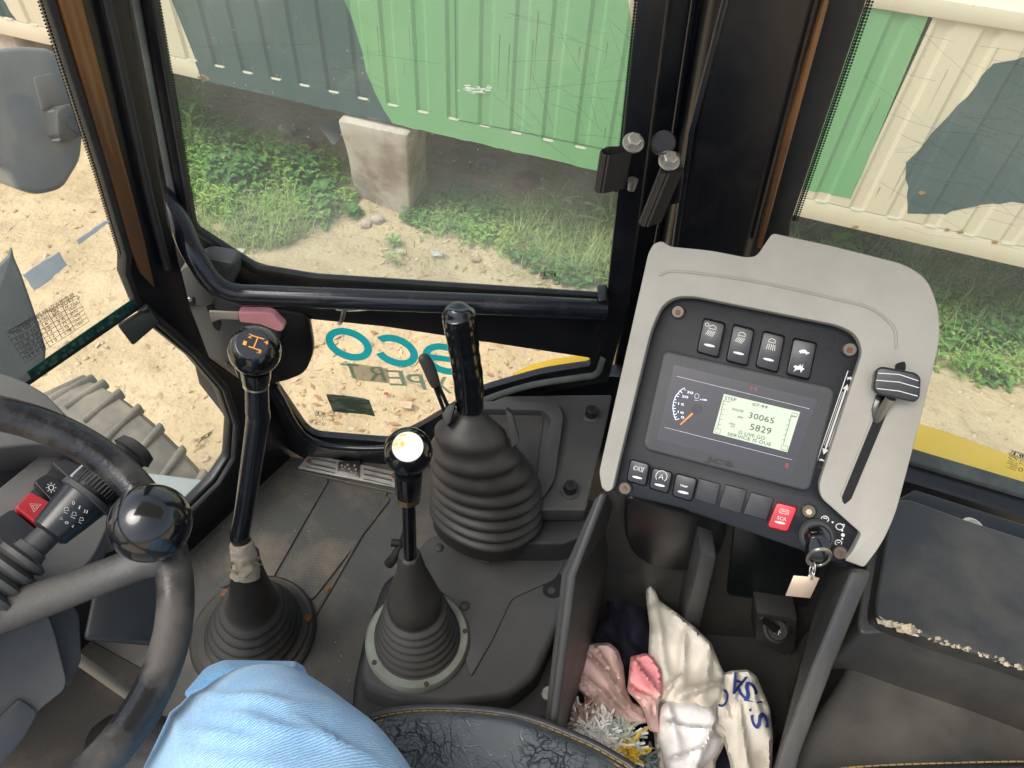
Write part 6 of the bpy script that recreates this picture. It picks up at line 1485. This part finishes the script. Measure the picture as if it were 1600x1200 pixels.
# ================================================================== RAGS
rag_w = mat('off white cotton', (.72, .68, .60), .9, col2=(.42, .36, .29), nscale=7, lo=.52, hi=.75, bump=.35, bscale=500)
rag_b = mat('bright white cotton', (.82, .80, .79), .9, col2=(.55, .50, .48), nscale=8, lo=.52, hi=.72, bump=.3, bscale=500)
rag_p = mat('stained pink cotton', (.74, .55, .50), .9, col2=(.36, .26, .23), nscale=11, lo=.5, hi=.66, bump=.3, bscale=500)
rag_r = mat('coral pink cotton', (.80, .30, .33), .9, col2=(.68, .48, .44), nscale=14, lo=.46, hi=.6, bump=.3, bscale=500)
rag_n = mat('navy cotton', (.010, .011, .028), .9, col2=(.02, .02, .035), nscale=9, bump=.4, bscale=400)
def fold(seed, amp, fr, ang, base, bulge, ew=34, ridges=()):
    o = V((seed*7.3, seed*3.1, 0)); ca, sa = math.cos(ang), math.sin(ang)
    def f(x, y, e):
        q = V((x*.010, y*.010, 0))+o
        wx = x+16*noise.noise(q); wy = y+16*noise.noise(q+V((3, 3, 0)))
        h = bulge*.4*(1-(1-min(1, e/(ew*.5)))**2) + .004*math.exp(-((e-4)/1.8)**2)
        for x0, y0, x1, y1, w_, A in ridges:
            dx, dy = x1-x0, y1-y0; L2 = dx*dx+dy*dy; t = max(0, min(1, ((wx-x0)*dx+(wy-y0)*dy)/L2)); tt = .4+.6*math.sin(math.pi*min(1, max(0, t*.8+.15)))
            d = ((wx-x0)*dy-(wy-y0)*dx)/math.sqrt(L2) if 0 < t < 1 else math.hypot(wx-x0-t*dx, wy-y0-t*dy)
            d = d/(w_*(.6+.8*t)); k = math.exp(-d*d) if d < 0 else math.exp(-d*d*3.2)
            h += A*tt*k
        w1 = (wx*ca+wy*sa)*fr; g = .5+.5*math.sin(w1+2*noise.noise(q*2)); h += amp*.8*(g**2)*min(1, e/9)
        h += amp*1.3*noise.noise(q*1.6) + amp*.35*noise.noise(q*4.5)
        return base+h
    return f
RAGS = [
 ('navy cotton rag at the back left of the pile in the bin', [(946, 938), (962, 930), (985, 934), (1005, 950), (1018, 985), (1034, 1040), (1024, 1100), (985, 1110), (940, 1050), (920, 1000), (932, 975), (952, 962)], rag_n, fold(1, .014, .10, .5, .245, .03, 30, [(950, 945, 1000, 1040, 8, .022), (985, 940, 960, 1050, 7, .018), (935, 990, 1020, 1020, 7, .016)])),
 ('navy rag lying beneath the white cloth at the bottom of the picture', [(985, 1140), (1060, 1110), (1150, 1090), (1190, 1120), (1196, 1260), (985, 1260)], rag_n, fold(2, .012, .12, 1.2, .215, .03, 30, [(1040, 1150, 1150, 1250, 9, .02), (1120, 1120, 1150, 1250, 9, .02)])),
 ('off white cloth with blue letters along the right wall of the bin', None, rag_w, None),
 ('large off white cloth standing to a point in the middle of the pile', [(1010, 916), (1019, 911), (1030, 938), (1058, 958), (1084, 978), (1106, 1000), (1111, 1004), (1124, 1036), (1133, 1056), (1128, 1092), (1098, 1124), (1050, 1112), (1020, 1085), (1012, 1040), (1015, 980), (1009, 930)], rag_w, fold(3, .007, .045, -.5, .295, .03, 16, [(1022, 930, 1110, 1012, 6, .012), (1020, 950, 1060, 1100, 14, .014), (1070, 985, 1075, 1110, 12, .012), (1130, 1062, 1068, 1092, 7, .017), (1110, 1010, 1100, 1090, 9, .012), (1070, 1060, 1030, 1105, 7, .012)])),
 ('off white cloth flap spread between the pointed cloth and the white ball', [(1020, 1050), (1060, 1030), (1110, 1030), (1136, 1054), (1150, 1100), (1140, 1150), (1118, 1190), (1118, 1240), (1030, 1240), (1022, 1150), (1010, 1100)], rag_w, fold(12, .007, .05, .4, .272, .03, 16, [(1040, 1060, 1140, 1150, 9, .014), (1030, 1100, 1100, 1220, 10, .014)])),
 ('bright white cloth balled up at the front of the pile', [(1032, 1108), (1036, 1100), (1052, 1093), (1085, 1096), (1104, 1104), (1116, 1108), (1120, 1120), (1118, 1146), (1130, 1152), (1122, 1176), (1096, 1200), (1096, 1260), (1050, 1260), (1036, 1190), (1028, 1150)], rag_b, fold(6, .006, .05, 1.1, .31, .035, 24, [(1030, 1120, 1116, 1140, 5, .012), (1045, 1100, 1070, 1200, 14, .012), (1118, 1118, 1085, 1230, 10, .014), (1040, 1185, 1110, 1170, 7, .012)])),
 ('stained pale pink cloth folded at the left of the pile', [(911, 1012), (918, 1006), (952, 1004), (966, 1016), (974, 1040), (978, 1075), (988, 1098), (1006, 1106), (1014, 1130), (975, 1132), (940, 1112), (912, 1086), (891, 1066), (900, 1040)], rag_p, fold(7, .005, .08, 2.2, .30, .02, 12, [(912, 1020, 1005, 1125, 7, .022), (925, 1012, 985, 1100, 6, .016), (900, 1055, 990, 1130, 7, .016), (958, 1012, 975, 1080, 5, .012), (895, 1066, 930, 1090, 5, .010)])),
 ('coral pink rag between the pale pink and white cloths', [(985, 1026), (1008, 1020), (1018, 1024), (1034, 1048), (1036, 1088), (1028, 1100), (1030, 1145), (1014, 1142), (1006, 1110), (996, 1096), (980, 1080), (983, 1050)], rag_r, fold(8, .005, .11, 1.4, .315, .02, 10, [(990, 1032, 1030, 1090, 6, .014), (984, 1072, 1030, 1096, 5, .014), (1010, 1095, 1018, 1142, 5, .012)])),
 ('crimson rag peeping out beside the seat piping', [(874, 1138), (886, 1118), (912, 1124), (930, 1160), (890, 1170)], mat('crimson cotton', (.30, .012, .035), .9), fold(9, .008, .1, .4, .26, .02, 14, [(880, 1130, 925, 1160, 6, .014)])),
]
fz = fold(4, .005, .07, .2, .285, .018, 12, [(1126, 1062, 1142, 1120, 5, .014), (1150, 1050, 1150, 1110, 6, .012), (1175, 1060, 1204, 1170, 12, .014), (1160, 1100, 1165, 1200, 8, .012)])
for lab, ol, m_, fo in RAGS:
    if ol is None:
        ol = [(1120, 1058), (1130, 1052), (1142, 1048), (1168, 1046), (1182, 1056), (1192, 1080), (1203, 1106), (1208, 1150), (1203, 1260), (1150, 1260), (1140, 1190), (1128, 1150), (1118, 1130)]; fo = fz
    o_, e_ = cloth('rag', rnd(ol, 4, 3), fo, m_, None, step=4, th=.0015)
    tag(o_, lab, 'rag')
    if fo is fz: o, ed = o_, e_
bm = bmesh.new(); blue = mat('blue textile print', (.03, .06, .28), .8)
for ch, bl_, br, tl in [('C', (1138, 1074), (1123, 1078), (1138, 1102)), ('A', (1168, 1058), (1148, 1050), (1156, 1088)), ('S', (1186, 1082), (1172, 1062), (1164, 1096)), ('V', (1196, 1106), (1186, 1086), (1172, 1112)), ('S', (1203, 1136), (1196, 1112), (1178, 1140))]:
    v, f = text_geo(ch)
    for dx in (-.6, .6):
        vv = []
        for a, b in v:
            x = bl_[0]+(br[0]-bl_[0])*a+(tl[0]-bl_[0])*b+dx; y = bl_[1]+(br[1]-bl_[1])*a+(tl[1]-bl_[1])*b
            vv.append(bm.verts.new(onz(x, y, fz(x, y, ed(x, y))+.0035)))
        for ff in f:
            try: bm.faces.new([vv[i] for i in ff])
            except ValueError: pass
fin('blue_lettering', bm, blue, o, 0)
# cotton waste yarn
def yarn(name, cx, cy, rx, ry, z, col, n, label, seed, ang=.6):
    rr = random.Random(seed); bm = bmesh.new(); ca, sa = math.cos(ang), math.sin(ang)
    for i in range(n):
        a = rr.uniform(0, 6.28); q = rr.random()**.5; u = q*math.cos(a)*rx; v = q*math.sin(a)*ry; x, y = cx+u*ca-v*sa, cy+u*sa+v*ca
        h = z+.03*(1-q*q); pts = []; dx, dy = rr.uniform(-1, 1), rr.uniform(-1, 1)
        for k in range(7):
            x += dx*3.0; y += dy*3.0; dx += rr.uniform(-.8, .8); dy += rr.uniform(-.8, .8); h += rr.uniform(-.005, .005); pts.append(onz(x, y, h))
        sweep(bm, pts, .00135, 5)
    tag(fin(name, bm, mat(label[:18], col, .95), None, 60), label, 'cotton waste')
yarn('cotton_waste', 935, 1155, 50, 26, .30, (.85, .84, .81), 900, 'white tangled cotton waste beside the seat piping', 1)
yarn('cotton_waste', 981, 1170, 17, 6, .30, (.72, .48, .05), 70, 'small yellow tangle of cotton waste', 2, 1.2)
yarn('cotton_waste', 962, 1148, 24, 12, .30, (.48, .58, .50), 120, 'pale green tangle of cotton waste behind the yellow one', 3, .9)
yarn('cotton_waste', 908, 1125, 12, 22, .30, (.45, .30, .26), 110, 'dull pink tangle of cotton waste below the pale pink cloth', 4, .2)
yarn('cotton_waste', 1005, 1190, 14, 18, .27, (.2, .24, .26), 90, 'grey tangle of cotton waste beside the yellow one', 5, .2)

# leaf crumbs and grit on the mat
bm = bmesh.new(); rr = random.Random(4)
for i in range(60):
    x, y = rr.uniform(330, 640), rr.uniform(740, 1100); p = onz(x, y, .005); blob(bm, p, rr.uniform(.0004, .0011), i*.7, .6, 1)
tag(fin('floor_grit', bm, mat('pale grit', (.4, .36, .3), .9)), 'pale grit scattered over the rubber floor mat', 'grit', kind='stuff')
c = onz(511, 920, .006); bm = bmesh.new(); bm.faces.new([bm.verts.new(c+V((.006*math.cos(a)*.6, .006*math.sin(a), .001*math.sin(a*2)))) for a in [k*1.05 for k in range(6)]]); bmesh.ops.solidify(bm, geom=bm.faces[:], thickness=.0008)
tag(fin('brown_leaf_crumb', bm, mat('orange leaf crumb', (.45, .15, .05), .8)), 'tiny orange brown leaf crumb on the floor mat', 'leaf')
